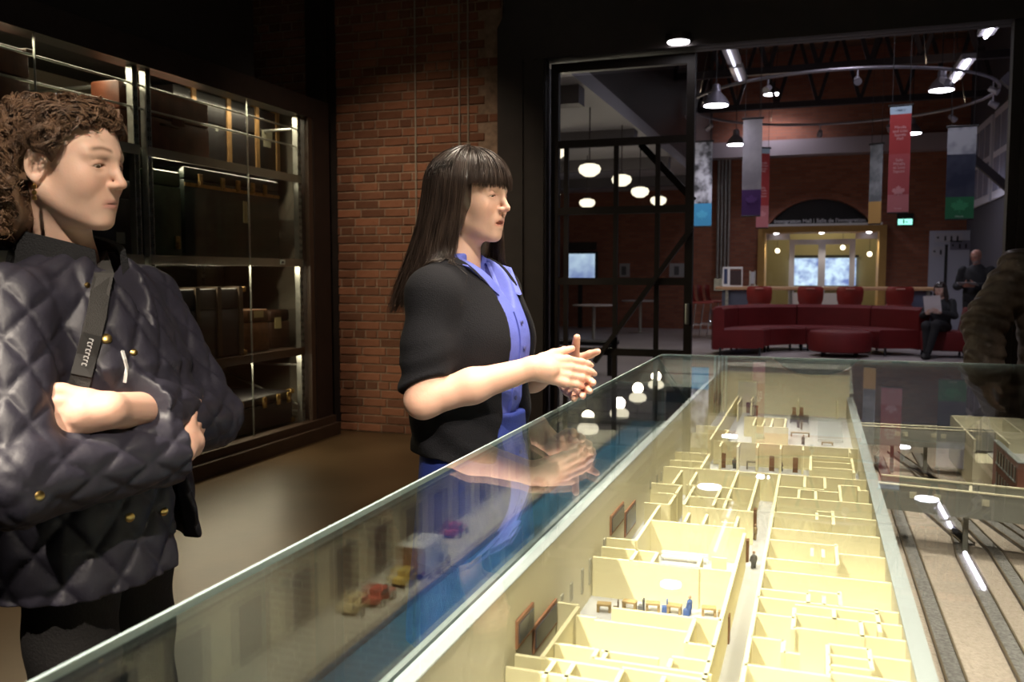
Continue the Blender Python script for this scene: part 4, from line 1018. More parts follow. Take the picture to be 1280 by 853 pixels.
# ------------------------------------------------------------------ the listening woman with crossed arms
def woman_listening():
    X0, Y0, RZ = -1.182, 1.198, radians(5); RX = (X0, Y0, 0)
    root = person('woman with curly brown hair in navy quilted jacket, arms crossed', X0, Y0, RZ)
    Mi = (Matrix.Translation(RX) @ Matrix.Rotation(RZ, 4, 'Z')).inverted()
    hp = V(*(Mi @ atd(86, 202, 1.46))); HR = rotm(radians(7), radians(6), radians(2))
    HS = .93
    def hq(P): return (P - hp) @ HR / HS
    base = (.66, .43, .335)
    def head(P):
        Q = hq(P); d = head_sdf(Q, lids=.5, mouth=.0, eye=.0030) * HS
        n = chain(P, [hp + V(-.030, 0, -.045), V(hp[0] - .045, 0, 1.37), V(hp[0] - .05, 0, 1.26)], [.048, .046, .058], .02)
        return smin(d, n, .022)
    c0 = hp - V(.17, .14, .30); c1 = hp + V(.14, .14, .14)
    hv, hf = sdf_mesh(head, c0, c1, .002)
    shR, shL = (-.015, -.158, 1.298), (-.015, .158, 1.298)
    elR, wrR = (.090, -.275, 1.055), (.190, -.030, 1.062)
    elL, wrL = (.105, .175, 1.080), (.162, -.165, 1.145)
    hR = hand_prims(wrR, (-.25, .95, .10), (-1, -.2, .1), -1, (.15, .2, .2, .2), (.5, .1), .05, .95)
    hL = hand_prims(wrL, (-.80, -.60, -.10), (-.6, .7, -.1), 1, (.15, .2, .2, .2), (.4, .1), .05, .95)
    def arms(P):
        a = smin(chain(P, [elR, wrR], [.040, .026], .02), prims_sdf(P, hR), .012)
        b = smin(chain(P, [elL, tuple(.4 * np.array(elL) + .6 * np.array(wrL)), wrL], [.040, .036, .027], .02), prims_sdf(P, hL), .012)
        return np.minimum(a, b)
    av, af = sdf_mesh(arms, (-.06, -.34, .98), (.30, .30, 1.24), .003)
    cols = np.concatenate([head_tone(hq(hv), base, (.52, .23, .20), (.12, .065, .04), (.05, .03, .025), .5, .0030), np.tile(np.array(base) * (1.05, .97, .95), (len(av), 1))])
    put('body', np_mesh('body', [(hv, hf), (av, af)], SKIN, cols), root)
    eyes(root, hp, HR, HS, (1, -.10, -.42), EYEM)
    # quilted jacket
    def quilt(u, v, s, amp):
        a = (u / s + v / (s * 1.45)); b = (u / s - v / (s * 1.45))
        da = np.abs(a - np.round(a)); db = np.abs(b - np.round(b)); m = np.minimum(da, db) * 2
        return amp * (1 - np.exp(-m * 3.2))
    def torso(P):
        d = ell(P, (-.005, 0, 1.17), (.135, .178, .23))
        d = smin(d, ell(P, (.042, 0, 1.175), (.085, .130, .10)), .05)
        z = P[:, 2]; t = np.clip((1.12 - z) / .30, 0, 1)
        rx = .128 + .030 * t; ry = .168 + .035 * t
        body = (np.sqrt((P[:, 0] / rx) ** 2 + (P[:, 1] / ry) ** 2) - 1) * .13; body = np.maximum(body, np.maximum(z - 1.18, .70 - z))
        d = smin(d, body, .06)
        S = np.stack([P[:, 0], np.abs(P[:, 1]), P[:, 2]], 1)
        return smin(d, rcone(S, (-.035, .045, 1.335), (-.015, .150, 1.295), .045, .058), .04)
    def sleeve(P, s, e, w, end):
        s, e, w = V(*s), V(*e), V(*w); o = None
        for a, b, r1, r2, lim in ((s, e, .070, .062, 2), (e, w, .062, .055, end)):
            ax = b - a; L = float(np.linalg.norm(ax)); ax = ax / L; q = P - a; t = q @ ax; side = np.cross(ax, V(.1, .2, .97)); side /= np.linalg.norm(side); up = np.cross(side, ax)
            ang = np.arctan2(q @ up, q @ side); d = rcone(P, a, b, r1, r2) - quilt(ang * .06, t, .062, .0075) + .005
            d = d + .0035 * np.sin(t * 75 + ang * 2) * np.exp(-((t - (L if lim == 2 else 0)) / .07) ** 2)
            if lim < 2: d = np.maximum(d, t - L * lim)
            o = d if o is None else smin(o, d, .022)
        return o
    def jacket(P):
        a = np.arctan2(P[:, 1], P[:, 0]); d = torso(P) - quilt(a * .15, P[:, 2], .070, .008) + .005
        lower = np.clip(1.06 - P[:, 2], 0, 1)
        opening = np.maximum(np.maximum(np.abs(P[:, 1] - .040 - .12 * lower) - (.004 + .26 * lower) * (lower > 0), -P[:, 0]), P[:, 2] - 1.06)
        d = smax(d, -opening, .004)
        nk = rcone(P, (hp[0] - .045, 0, 1.30), (hp[0] - .03, 0, 1.50), .058, .064); vn = np.maximum(np.maximum(np.abs(P[:, 1]) - np.clip((P[:, 2] - 1.26) * .40, 0, .05), -P[:, 0]), 1.26 - P[:, 2])
        d = smax(d, -np.minimum(nk, vn), .006)
        # hem slit at the side
        cav = torso(P) + .022; d = np.maximum(d, -np.maximum(cav, P[:, 2] - 1.0))
        d = np.maximum(d, .848 + .012 * np.sin(P[:, 1] * 9) - P[:, 2])
        d = smin(d, sleeve(P, shR, elR, wrR, .96), .02); d = smin(d, sleeve(P, shL, elL, wrL, .74), .02)
        return d
    v, q = sdf_mesh(jacket, (-.22, -.36, .82), (.30, .33, 1.46), .0042)
    JM = mat('navy_quilted_nylon', (.0200, .0185, .0290), .50, var=.12, vscale=20, bump=.10, bscale=70, spec=.4)
    jo = put('jacket', np_mesh('jacket', [(v, q)], JM), root)
    # corduroy stand collar
    CM = mat('black_corduroy', (.006, .006, .008), .9, bump=.5, bscale=300)
    cm = MB(); n = 28; vs = []; a0, a1 = radians(28), radians(332)
    ccx = hp[0] - .042
    for i in range(n + 1):
        a = a0 + (a1 - a0) * i / n; fr = abs(i / n - .5) * 2
        for (r, z) in ((.084, 1.330 - .06 * fr ** 3), (.071, 1.428 - .040 * fr ** 2), (.081, 1.431 - .040 * fr ** 2), (.106, 1.322 - .06 * fr ** 3)):
            vs.append((ccx + r * cos(a) * 1.02 + .012 * fr ** 3, r * sin(a), z))
    cm.add(vs, [(i * 4 + j, i * 4 + (j + 1) % 4, i * 4 + 4 + (j + 1) % 4, i * 4 + 4 + j) for i in range(n) for j in range(4)] + [(0, 1, 2, 3), tuple(n * 4 + j for j in (3, 2, 1, 0))]).build('collar', CM, jo, True)
    # trousers and shoes
    def trousers(P):
        S = np.stack([P[:, 0], np.abs(P[:, 1]), P[:, 2]], 1)
        d = chain(S, [(0, .072, .90), (.01, .080, .5), (-.01, .085, .06)], [.080, .066, .056], .03); d = smin(d, ell(P, (0, 0, .98), (.100, .135, .10)), .04)
        return d + .003 * np.sin(P[:, 2] * 50 + P[:, 0] * 20)
    v, q = sdf_mesh(trousers, (-.18, -.24, .03), (.18, .24, 1.1), .009)
    put('trousers', np_mesh('trousers', [(v, q)], mat('black_denim', (.008, .007, .008), .8, bump=.2, bscale=200)), root)
    for s in (-1, 1):
        sf = lambda P: smax(ell(P, (.05, s * .085, .035), (.135, .043, .050)), -P[:, 2], .004)
        v, q = sdf_mesh(sf, (-.12, s * .085 - .07, -.02), (.22, s * .085 + .07, .12), .007); put('shoe', np_mesh('shoe', [(v, q)], M['black']), root)
    # bag strap with lettered patch, brass snaps, white zip tape
    BR = mat('brass', (.55, .38, .14), .28, 1.0)
    pts, nr = [], []
    for px, py in ((131, 322), (127, 345), (123, 370), (118, 395), (112, 420), (107, 445), (102, 470), (96, 496)):
        p, n_ = hit(px, py, jacket, RX, RZ); pts.append(p + n_ * .006); nr.append(n_)
    nr = [sum((nr[max(0, min(len(nr) - 1, i + k))] for k in (-1, 0, 1)), Vector()).normalized() for i in range(len(nr))]
    st = ribbon(pts, nr, .030, .0025).build('bag_strap', mat('webbing', (.030, .028, .027), .8, bump=.4, bscale=500), root)
    ribbon([p + n_ * .0026 for p, n_ in zip(pts[4:7], nr[4:7])], nr[4:7], .030, .003).build('strap_patch', M['black'], st)
    lm = flat('patch_letters', (.42, .42, .43)); a, b = pts[4] + nr[4] * .0058, pts[6] + nr[6] * .0058; t = (b - a).normalized(); s_ = t.cross(nr[5]).normalized()
    LT = MB(); gl = {0: '|||', 1: '|-', 2: '||', 3: '|--', 4: '||-', 5: '|-', 6: '||', 7: '|-|'}
    for i in range(8):
        c = a + (b - a) * (.12 + .085 * i); w_ = .006
        LT.bar(c - s_ * w_ * .5, c + s_ * w_ * .5, .0014, .0005, up=nr[5]); LT.bar(c - s_ * w_ * .5, c - s_ * w_ * .5 + t * .0035, .0013, .0005, up=nr[5])
        if i % 2: LT.bar(c + s_ * w_ * .5, c + s_ * w_ * .5 + t * .0035, .0013, .0005, up=nr[5])
    LT.build('patch_lettering', lm, st)['kind'] = 'stuff'
    for px, py, r in ((133, 424, .0085), (167, 441, .006), (109, 357, .005), (162, 647, .008), (205, 640, .007), (49, 620, .007)):
        p, n_ = hit(px, py, jacket, RX, RZ); o = MB().lathe([(.001, .004), (r * .6, .0038), (r, .002), (r, -.004)], n=14).build('snap_button', BR, jo, True); o.matrix_local = Matrix.Translation(p) @ align(n_)
    pts, nr = [], []
    for px, py in ((151, 440), (154, 450), (156, 460), (157, 470), (155, 479)):
        p, n_ = hit(px, py, jacket, RX, RZ); pts.append(p + n_ * .002); nr.append(n_)
    ribbon(pts, nr, .005, .003).build('zip_tape', flat('zip_white', (.5, .5, .5)), jo)
    # earring
    e0 = V(-.006, -.083, -.050) ; ep = Vector(e0 @ HR.T * HS + hp)
    er = MB()
    for i in range(3): er.lathe([(.001, -.004), (.0035, -.003), (.0038, .002), (.001, .004)], ep + Vector((0, 0, -.009 * i)), 8)
    er.tube([ep + Vector((0, 0, .006)), ep + Vector((0, 0, -.02))], .0008, 5); er.build('earring', BR, root, True)
    # curly hair
    HM = hair_mat('brown_curls', (.060, .031, .018), (.185, .105, .060), .45)
    def hair(P):
        Q = hq(P)
        w = .006 * (np.sin(Q[:, 0] * 130 + 3 * np.sin(Q[:, 2] * 60)) + np.sin(Q[:, 2] * 120 + 2 * np.sin(Q[:, 1] * 80)) + np.sin(Q[:, 1] * 110 + Q[:, 0] * 60)) * .3
        d = ell(Q, (-.018, 0, .020), (.106, .086, .092)); d = smin(d, ell(Q, (-.065, 0, -.045), (.070, .088, .085)), .04)
        d = smin(d, ell(Q, (-.075, 0, -.10), (.045, .075, .06)), .03)
        face = np.maximum((.000 + .55 * (Q[:, 2] + .035)) - Q[:, 0], Q[:, 2] - .080)
        d = smax(d + w, -face, .008)
        d = smax(d, -np.maximum(-.040 - Q[:, 0], Q[:, 2] + .042), .006)
        earcut = np.maximum(sph(np.stack([Q[:, 0], np.abs(Q[:, 1]), Q[:, 2]], 1), (-.008, .086, -.020), .030), -1); d = smax(d, -earcut, .008)
        return smax(d * HS, -rcone(P, (hp[0] + .02, 0, 1.40), (hp[0] + .02, 0, 1.30), .05, .06), .01)
    v, q = sdf_mesh(hair, hp - V(.2, .15, .22), hp + V(.15, .15, .17), .003)
    ho = put('hair', np_mesh('hair', [(v, q)], HM), root)
    rnd = np.random.RandomState(5); K = 18; u = np.linspace(0, 1, K); paths = []; rad = []
    Nn = 0
    def inface(c): return (c[..., 0] > .004 + .55 * (c[..., 2] + .035)) & (c[..., 2] < .076)
    def inear(c): return (np.abs(c[..., 1]) > .045) & ((c[..., 0] - .002) ** 2 + (c[..., 2] + .022) ** 2 < .034 ** 2)
    while Nn < 1150:
        d3 = rnd.normal(0, 1, 3); d3 /= np.linalg.norm(d3)
        p = np.array([-.022 + .108 * d3[0], .088 * d3[1], .015 + .101 * d3[2]])
        if Nn % 3 == 0: p = np.array([-.070 + .066 * min(d3[0], .3), .086 * d3[1], -.055 + .085 * d3[2]])
        if p[2] > .112: continue
        if inface(p) or inear(p): continue
        if rnd.uniform() < .55 and not (p[0] > -.02 and p[2] > .05) and Nn % 3: continue
        crown = np.array([-.030, .01, .115]); fl = p - crown; nrm = d3; fl = fl - nrm * (fl @ nrm); fl /= np.linalg.norm(fl) + 1e-6
        if p[0] > .025 and p[2] > .06: fl = np.array([.5, rnd.choice([-1, 1]) * .8, -.1]); fl -= nrm * (fl @ nrm); fl /= np.linalg.norm(fl)
        sd = np.cross(nrm, fl); L = rnd.uniform(.07, .13); R_ = rnd.uniform(.004, .009) * (1.5 if p[0] > .0 and p[2] > .05 else 1.0); tw = L / rnd.uniform(.030, .048); ph = rnd.uniform(0, 6.28); hand = rnd.choice([-1, 1])
        bend = rnd.normal(0, .25)
        # follow the scalp: rotate about the head centre
        cen = np.array([-.022, 0, .012]); ang = u * L / .11
        c = cen[None] + np.linalg.norm(p - cen) * (np.cos(ang)[:, None] * ((p - cen) / np.linalg.norm(p - cen))[None] + np.sin(ang)[:, None] * fl[None]) + (bend * L * u * u)[:, None] * sd[None]
        c[:, 2] -= .25 * L * np.clip(ang - .6, 0, 2)
        env = R_ * np.clip(u * 3, .1, 1)
        jit = rnd.normal(0, 1, (9, 3)); tip = rnd.normal(0, 1, (9, 3))
        cc = c + (env * np.cos(ph + u * tw * 6.28))[:, None] * sd[None] + (env * (.75 + hand * np.sin(ph + u * tw * 6.28)))[:, None] * nrm[None]
        if (inface(cc) & (cc[:, 2] < .056)).any(): continue
        if ((cc[:, 0] > -.035) & (cc[:, 2] < -.045)).any(): continue
        if inear(cc).any(): continue
        for j in range(7):
            w = env * rnd.uniform(.75, 1.2); dp = rnd.normal(0, .25)
            q = c + (w * np.cos(ph + dp + u * tw * 6.28))[:, None] * sd[None] + (w * (.75 + hand * np.sin(ph + dp + u * tw * 6.28)))[:, None] * nrm[None]
            paths.append(q + jit[j] * .0016 + u[:, None] * tip[j][None] * .0022); rad.append(rnd.uniform(.0007, .0012))
        Nn += 1
    Pp = np.array(paths, np.float32) @ HR.T * HS + hp
    strands('hair_strands', Pp, rad, .0003, HM, ho)
woman_listening()

# ================================================================== GLASS CASE AND SCALE MODEL
GT = 1.02; CX0, CX1, CY0, CY1 = -.592, 1.30, .32, 3.635
ZG, ZF, ZP, ZW = .746, .824, .889, .980       # model ground, upper floor, partition tops, outer wall tops
case = thing('display_case', 'long glass display case over the scale model', 'display case', (0, 0, 0))
cg = glass_mat('case_glass', (.965, .985, .975), .045); T = .008
MB().b2((CX0, CY0, GT - T), (CX1, CY1, GT)).build('top_pane', cg, case)
MB().b2((CX0, CY0, ZG - .02), (CX0 + T, CY1, GT - T)).build('side_pane', cg, case); MB().b2((CX1 - T, CY0, ZG - .02), (CX1, CY1, GT - T)).build('side_pane', cg, case)
MB().b2((CX0 + T, CY1 - T, ZG - .02), (CX1 - T, CY1, GT - T)).build('end_pane', cg, case); MB().b2((CX0 + T, CY0, ZG - .02), (CX1 - T, CY0 + T, GT - T)).build('end_pane', cg, case)
EG = mat('glass_edge', (.36, .46, .47), .12, spec=.8, coat=.5)
MB().b2((CX0 - .004, CY0, GT - T), (CX0, CY1, GT + .0005)).build('polished_edge', EG, case); MB().b2((CX0, CY1, GT - T), (CX1, CY1 + .003, GT + .0005)).build('polished_edge', EG, case)
MB().b2((CX1, CY0, GT - T), (CX1 + .004, CY1, GT + .0005)).build('polished_edge', EG, case); MB().b2((CX0 - .002, CY1, ZG - .02), (CX0 + T, CY1 + .002, GT - T)).build('corner_seam', EG, case)
MB().b2((CX0, CY0, .10), (CX1, CY1, ZG - .022)).build('plinth', M['black'], case); MB().b2((CX0 + .06, CY0 + .06, 0), (CX1 - .06, CY1 - .06, .10)).build('toe_kick', M['black'], case)
MB().b2((CX0 - .012, CY0 - .012, ZG - .05), (CX0, CY1 + .012, ZG - .005)).build('base_trim', mat('pale_base_trim', (.32, .36, .36), .4), case)
# reading rail beyond the far end
rl = thing('info_rail', 'pale grey information panel beyond the far end of the case', 'panel', (0, CY1 + .05, 0))
MB().add([(-.70, .0, .90), (.15, .0, .90), (.15, .30, .965), (-.70, .30, .965), (-.70, .0, .88), (.15, .0, .88), (.15, .30, .945), (-.70, .30, .945)], [(0, 1, 2, 3), (7, 6, 5, 4), (0, 4, 5, 1), (1, 5, 6, 2), (2, 6, 7, 3), (3, 7, 4, 0)]).build('panel', flat('rail_grey', (.82, .83, .81)), rl)
MB().b2((-.62, .10, .915), (-.40, .13, .927)).build('print_line', flat('rail_print', (.2, .2, .2)), rl)
MB().b2((-.6, .1, 0), (-.52, .2, .89)).b2((.0, .1, 0), (.08, .2, .89)).build('post', M['black'], rl)

model = thing('scale_model', 'cream architectural scale model of a pier building with quay and railway', 'scale model', (0, 0, 0))
CREAM = mat('model_cream', (.80, .73, .47), .75, var=.03, vscale=15); CREAM2 = mat('model_outer_cream', (.74, .69, .52), .75, var=.03, vscale=12)
PALE = mat('model_pale_edge', (.36, .395, .41), .5); FLR = mat('model_floor_grey', (.43, .43, .44), .6, var=.04, vscale=10)
def grav(name, c1, c2, sc_): return mat(name, c1, .95, col2=c2, vscale=sc_, bump=.6, bscale=sc_)
SAND = grav('model_sand', (.27, .225, .19), (.36, .305, .265), 160); BALL = grav('model_ballast', (.10, .095, .095), (.21, .20, .20), 170)
MB().b2((CX0 + T + .002, CY0 + T + .002, ZG - .02), (-.463, CY1 - T - .002, ZG - .008)).build('water', mat('model_water', (.035, .15, .29), .22, col2=(.05, .20, .36), vscale=9, bump=.25, bscale=35, stretch=(6, 1, 1)), model)
MB().b2((CX0 + T + .001, CY0 + T + .002, ZG - .008), (CX0 + T + .014, CY1 - T - .002, ZG - .003)).build('ledge', mat('model_ledge_pale', (.42, .50, .52), .4), model)
MB().b2((-.471, CY0 + T + .002, ZG - .02), (-.340, CY1 - T - .30, ZG)).build('quay', mat('model_quay', (.40, .385, .32), .8, var=.08, vscale=14), model)
MB().b2((-.475, CY0 + T + .002, ZG - .02), (-.471, CY1 - T - .30, ZG + .003)).build('quay_edge', mat('model_quay_edge', (.10, .09, .09), .7), model)
MB().b2((.10, CY0 + T + .002, ZG - .02), (CX1 - T - .002, CY1 - T - .002, ZG)).build('ground', SAND, model)
# outer walls and floor slab
XL, XRW = -.346, .118; YN, YFAR = .42, 3.43
lw = MB().b2((XL, YN, ZG), (XL + .011, YFAR, ZW)).build('outer_wall', CREAM2, model); MB().b2((XL - .001, YN, ZW), (XL + .012, YFAR, ZW + .002)).build('coping', PALE, lw)
rw = MB().b2((XRW, YN, ZG), (XRW + .020, YFAR, .897)).build('outer_wall', CREAM2, model); MB().b2((XRW - .001, YN, .897), (XRW + .022, YFAR, .900)).build('coping', PALE, rw)
fw = MB().b2((XL, YFAR, ZG), (XRW + .008, YFAR + .014, ZW)).build('outer_wall', CREAM2, model); MB().b2((XL, YFAR, ZW), (XRW + .008, YFAR + .18, ZW + .002)).build('coping', mat('model_roof_grey', (.20, .215, .23), .6), fw)
MB().b2((XL, YFAR + .014, ZG), (XRW + .008, YFAR + .18, ZW)).build('end_block', CREAM2, model)
MB().b2((XL + .011, YN, ZF - .015), (XRW, YFAR, ZF)).build('floor_slab', FLR, model)
# partitions, read off the plan
def wall(p, q, kind, zt=ZP, m_=None, th=.0055):
    if kind == 'x':
        y = (p.y + q.y) / 2; x0, x1 = sorted((p.x, q.x)); a, b = (x0, y - th / 2, ZF), (x1, y + th / 2, zt)
    else:
        x = (p.x + q.x) / 2; y0, y1 = sorted((p.y, q.y)); a, b = (x - th / 2, y0, ZF), (x + th / 2, y1, zt)
    a = (max(a[0], XL + .011), a[1], a[2]); b = (min(b[0], XRW), b[1], b[2])
    return MB().b2(a, b).build('partition', m_ or CREAM, model)
def crop(ox, oy, s): return lambda c: at(ox + c[0] / s, oy + c[1] / s, 2, ZP)
c3, c4, c5 = crop(780, 440, 4.0), crop(620, 560, 2.912), crop(880, 560, 2.9125)
def many(cf, xs=(), vs=()):
    for a, b in xs: wall(cf(a), cf(b), 'x')
    for a, b in vs: wall(cf(a), cf(b), 'v')
XCL, XCR = -.109, -.068
y0w = c5((275, 97)).y
wall(Vector((XL, y0w, 0)), Vector((XRW, y0w, 0)), 'x')
wall(Vector((XCR, YN, 0)), Vector((XCR, y0w, 0)), 'v'); wall(Vector((XCL, YN, 0)), Vector((XCL, c4((900, 310)).y, 0)), 'v'); wall(Vector((XCL - .004, c4((935, 232)).y, 0)), Vector((XCL - .004, y0w, 0)), 'v')
# right-hand rooms
def fullx(cy, xl, xr): return [((xl, cy), (xr, cy + .069 * (xr - xl)))]
RX_ = [((262, 182), (612, 202)), ((250, 237), (630, 260)), ((240, 297), (640, 322)), ((215, 453), (685, 485)), ((190, 555), (705, 588)), ((325, 662), (735, 697)), ((145, 795), (460, 825)), ((455, 826), (770, 850)),
       ((232, 338), (482, 352)), ((228, 402), (487, 427)), ((487, 388), (664, 400)), ((412, 236), (472, 230)), ((205, 517), (380, 528)), ((380, 530), (495, 523)), ((188, 608), (330, 612)), ((330, 590), (632, 586)), ((330, 606), (572, 632)),
       ((170, 690), (290, 700)), ((290, 745), (350, 750)), ((452, 716), (600, 732)), ((455, 755), (605, 772)), ((455, 790), (610, 810)), ((612, 766), (755, 772)), ((345, 152), (500, 163)), ((497, 136), (565, 141)), ((563, 152), (605, 160)), ((265, 145), (440, 148)), ((572, 640), (720, 640))]
RV_ = [((480, 350), (487, 425)), ((392, 365), (395, 395)), ((433, 370), (435, 400)), ((470, 230), (470, 280)), ((411, 236), (411, 262)), ((379, 530), (381, 566)), ((436, 538), (437, 572)), ((493, 523), (498, 577)), ((328, 582), (325, 662)), ((472, 590), (475, 625)),
       ((571, 632), (575, 690)), ((627, 585), (640, 672)), ((290, 700), (288, 747)), ((452, 716), (450, 826)), ((602, 732), (610, 810)), ((345, 152), (345, 185)), ((408, 155), (405, 192)), ((497, 136), (495, 197)), ((564, 141), (564, 158)), ((366, 100), (368, 143)), ((440, 106), (440, 147))]
many(c5, RX_, RV_)
# left-hand rooms
LX_ = [((550, 128), (678, 135)), ((590, 160), (660, 172)), ((540, 200), (630, 206)), ((690, 136), (945, 152)), ((700, 176), (860, 188)), ((688, 215), (938, 230)), ((565, 262), (905, 296)), ((820, 270), (872, 275)), ((400, 328), (508, 336)),
       ((385, 360), (585, 380)), ((585, 428), (740, 436)), ((350, 400), (858, 446)), ((225, 560), (300, 575)), ((300, 602), (358, 628)), ((420, 586), (722, 616)), ((355, 630), (702, 666)), ((722, 620), (822, 622)), ((215, 712), (360, 732)), ((690, 712), (798, 722)),
       ((345, 765), (785, 826)), ((385, 736), (592, 770)), ((638, 766), (782, 772)), ((70, 752), (168, 766)), ((165, 768), (455, 802)), ((20, 818), (610, 862)), ((455, 806), (770, 838)), ((785, 398), (840, 402))]
LV_ = [((680, 82), (640, 130)), ((727, 88), (707, 138)), ((880, 82), (832, 220)), ((815, 152), (790, 210)), ((720, 140), (686, 206)), ((675, 136), (630, 206)), ((604, 210), (500, 336)), ((705, 236), (685, 270)), ((770, 242), (750, 280)), ((882, 250), (870, 288)),
       ((516, 370), (490, 412)), ((586, 380), (570, 416)), ((747, 395), (735, 434)), ((300, 578), (165, 764)), ((724, 622), (690, 712)), ((371, 732), (350, 766)), ((405, 738), (390, 766)), ((640, 768), (625, 802)), ((206, 772), (182, 838)), ((282, 786), (250, 842)), ((457, 806), (440, 853)), ((612, 830), (602, 860))]
many(c4, LX_, LV_)
# far halls
FX_ = [((565, 215), (1068, 232)), ((600, 326), (800, 331)), ((445, 450), (1168, 481)), ((245, 500), (430, 510)), ((230, 540), (395, 552)), ((935, 520), (1140, 530)), ((945, 548), (1140, 558)), ((945, 578), (1148, 588)), ((330, 362), (475, 376)), ((320, 400), (450, 412)), ((650, 370), (822, 380)), ((500, 390), (525, 392))]
FV_ = [((570, 215), (435, 442)), ((648, 216), (640, 244)), ((875, 226), (870, 250)), ((1066, 232), (1066, 258)), ((492, 450), (480, 470)), ((577, 455), (570, 475)), ((672, 460), (665, 480)), ((787, 466), (782, 486)), ((897, 470), (893, 492)), ((1126, 480), (1130, 505)), ((428, 510), (385, 580)), ((936, 520), (930, 592)), ((1136, 530), (1152, 606)),
       ((655, 330), (650, 370)), ((701, 333), (697, 372)), ((742, 335), (738, 374)), ((797, 331), (815, 380)), ((522, 392), (505, 420)), ((580, 225), (578, 260))]
many(c3, FX_, FV_)
# doors (brown leaves standing on the partitions)
DOOR = mat('model_door_brown', (.19, .095, .045), .6)
def door(px, py, w=.012, h=.034, base=True, th=.007):
    p = at(px, py, 2, ZF); MB().b2((p.x - w / 2, p.y - th, ZF), (p.x + w / 2, p.y, ZF + h)).build('door_leaf', DOOR, model)
for (cx, cy) in ((620, 305), (660, 320), (850, 330), (886, 330), (673, 453), (799, 460), (496, 578), (738, 594), (856, 602)): door(780 + cx / 4, 440 + cy / 4, .013, .040)
for (cx, cy) in ((437, 535), (411, 738), (641, 775), (766, 712)): door(620 + cx / 2.912, 560 + cy / 2.912, .013, .034)
door(880 + 288 / 2.9125, 560 + 702 / 2.9125, .018, .03)
for px, py in ((903, 700), (866, 800), (931, 660)):
    p = at(px, py, 2, ZF); MB().b2((XCL - .005, p.y, ZF), (XCL + .005, p.y + .016, ZF + .04)).build('door_leaf', DOOR, model)
# windows in the inner face of the long wall
WFR = mat('model_window_frame', (.34, .16, .09), .6); WPN = mat('model_window_pane', (.075, .08, .10), .25)
XI = XL + .011
for (pa, pb) in (((644, 812), (665, 782)), ((665, 818), (694, 748)), ((762, 670), (778, 650)), ((780, 672), (793, 625)), ((892, 505), (896, 492)), ((897, 508), (901, 490))):
    a = at(pa[0], pa[1], 0, XI); b = at(pb[0], pb[1], 0, XI); z0 = max(a.z, ZF + .006); z1 = min(ZW - .02, max(b.z, z0 + .035)); y0, y1 = sorted((a.y, b.y)); y1 = max(y1, y0 + .03)
    w_ = MB().b2((XI, y0, z0), (XI + .003, y1, z1)).build('window', WFR, model); MB().b2((XI + .003, y0 + .005, z0 + .005), (XI + .0045, y1 - .005, z1 - .005)).build('window_pane', WPN, w_)
SLT = mat('model_slit_grey', (.42, .40, .32), .6)
for (cx, cy0, cy1) in ((238, 535, 556), (272, 492, 556), (312, 442, 530), (340, 405, 495), (393, 330, 360), (560, 120, 150), (600, 90, 120), (585, 100, 130)):
    a = at(620 + cx / 2.912, 560 + cy1 / 2.912, 0, XI); b = at(620 + cx / 2.912, 560 + cy0 / 2.912, 0, XI)
    MB().b2((XI, a.y - .006, max(a.z, ZF)), (XI + .002, a.y + .006, max(b.z, ZF + .02))).build('slit_window', SLT, model)
# outer quay facade: windows above, loading doors below
FPN = mat('model_facade_pane', (.20, .22, .24), .3); FDR = mat('model_loading_door', (.115, .12, .135), .5); FFR = mat('model_facade_frame', (.62, .60, .46), .6)
fm = MB().b2((XL - .003, 0, 0), (XL, .042, .042)).mesh('facade_window', FFR); fp = MB().b2((XL - .0045, .006, .005), (XL - .003, .019, .037)).b2((XL - .0045, .023, .005), (XL - .003, .036, .037)).mesh('facade_pane', FPN)
dm_ = MB().b2((XL - .003, 0, 0), (XL, .075, .095)).mesh('loading_door', FDR)
for i in range(38):
    y = .48 + i * .078; o = put('facade_window', fm, model); o.location = (0, y, .905); p_ = put('facade_pane', fp, o)
for i in range(20): o = put('loading_door', dm_, model); o.location = (0, .52 + i * .146, ZG + .001)
MB().b2((XL - .006, YN, .868), (XL, YFAR, .880)).build('canopy', mat('model_canopy', (.22, .22, .22), .6), model)

# railway: ballast beds, rails
RAIL = mat('model_rail', (.13, .10, .065), .5, .3)
def track(pts, w=.030):
    t = MB(); 
    for a, b in zip(pts, pts[1:]): t.bar((a[0], a[1], ZG + .002), (b[0], b[1], ZG + .002), w, .006)
    t = t.build('track_bed', BALL, model)
    for s in (-1, 1):
        r = MB()
        for a, b in zip(pts, pts[1:]):
            d = Vector((b[0] - a[0], b[1] - a[1], 0)).normalized(); n_ = Vector((d.y, -d.x, 0)) * s * w * .46
            r.bar((a[0] + n_.x, a[1] + n_.y, ZG + .0065), (b[0] + n_.x, b[1] + n_.y, ZG + .0065), .003, .004)
        r.build('rail', RAIL, t)
track([(.211, CY0 + .02), (.211, 3.1)]); track([(.312, CY0 + .02), (.312, 2.05), (.335, 2.35), (.335, 3.2)]); track([(.383, CY0 + .02), (.383, 2.1), (.30, 2.95)])
track([(.52, CY0 + .02), (.52, 2.0), (.40, 2.6)]); track([(.230, 2.75), (.335, 2.15)], .030); track([(.26, 3.2), (.40, 2.45), (.47, 2.1)], .036); track([(.66, CY0 + .02), (.66, 1.9)])
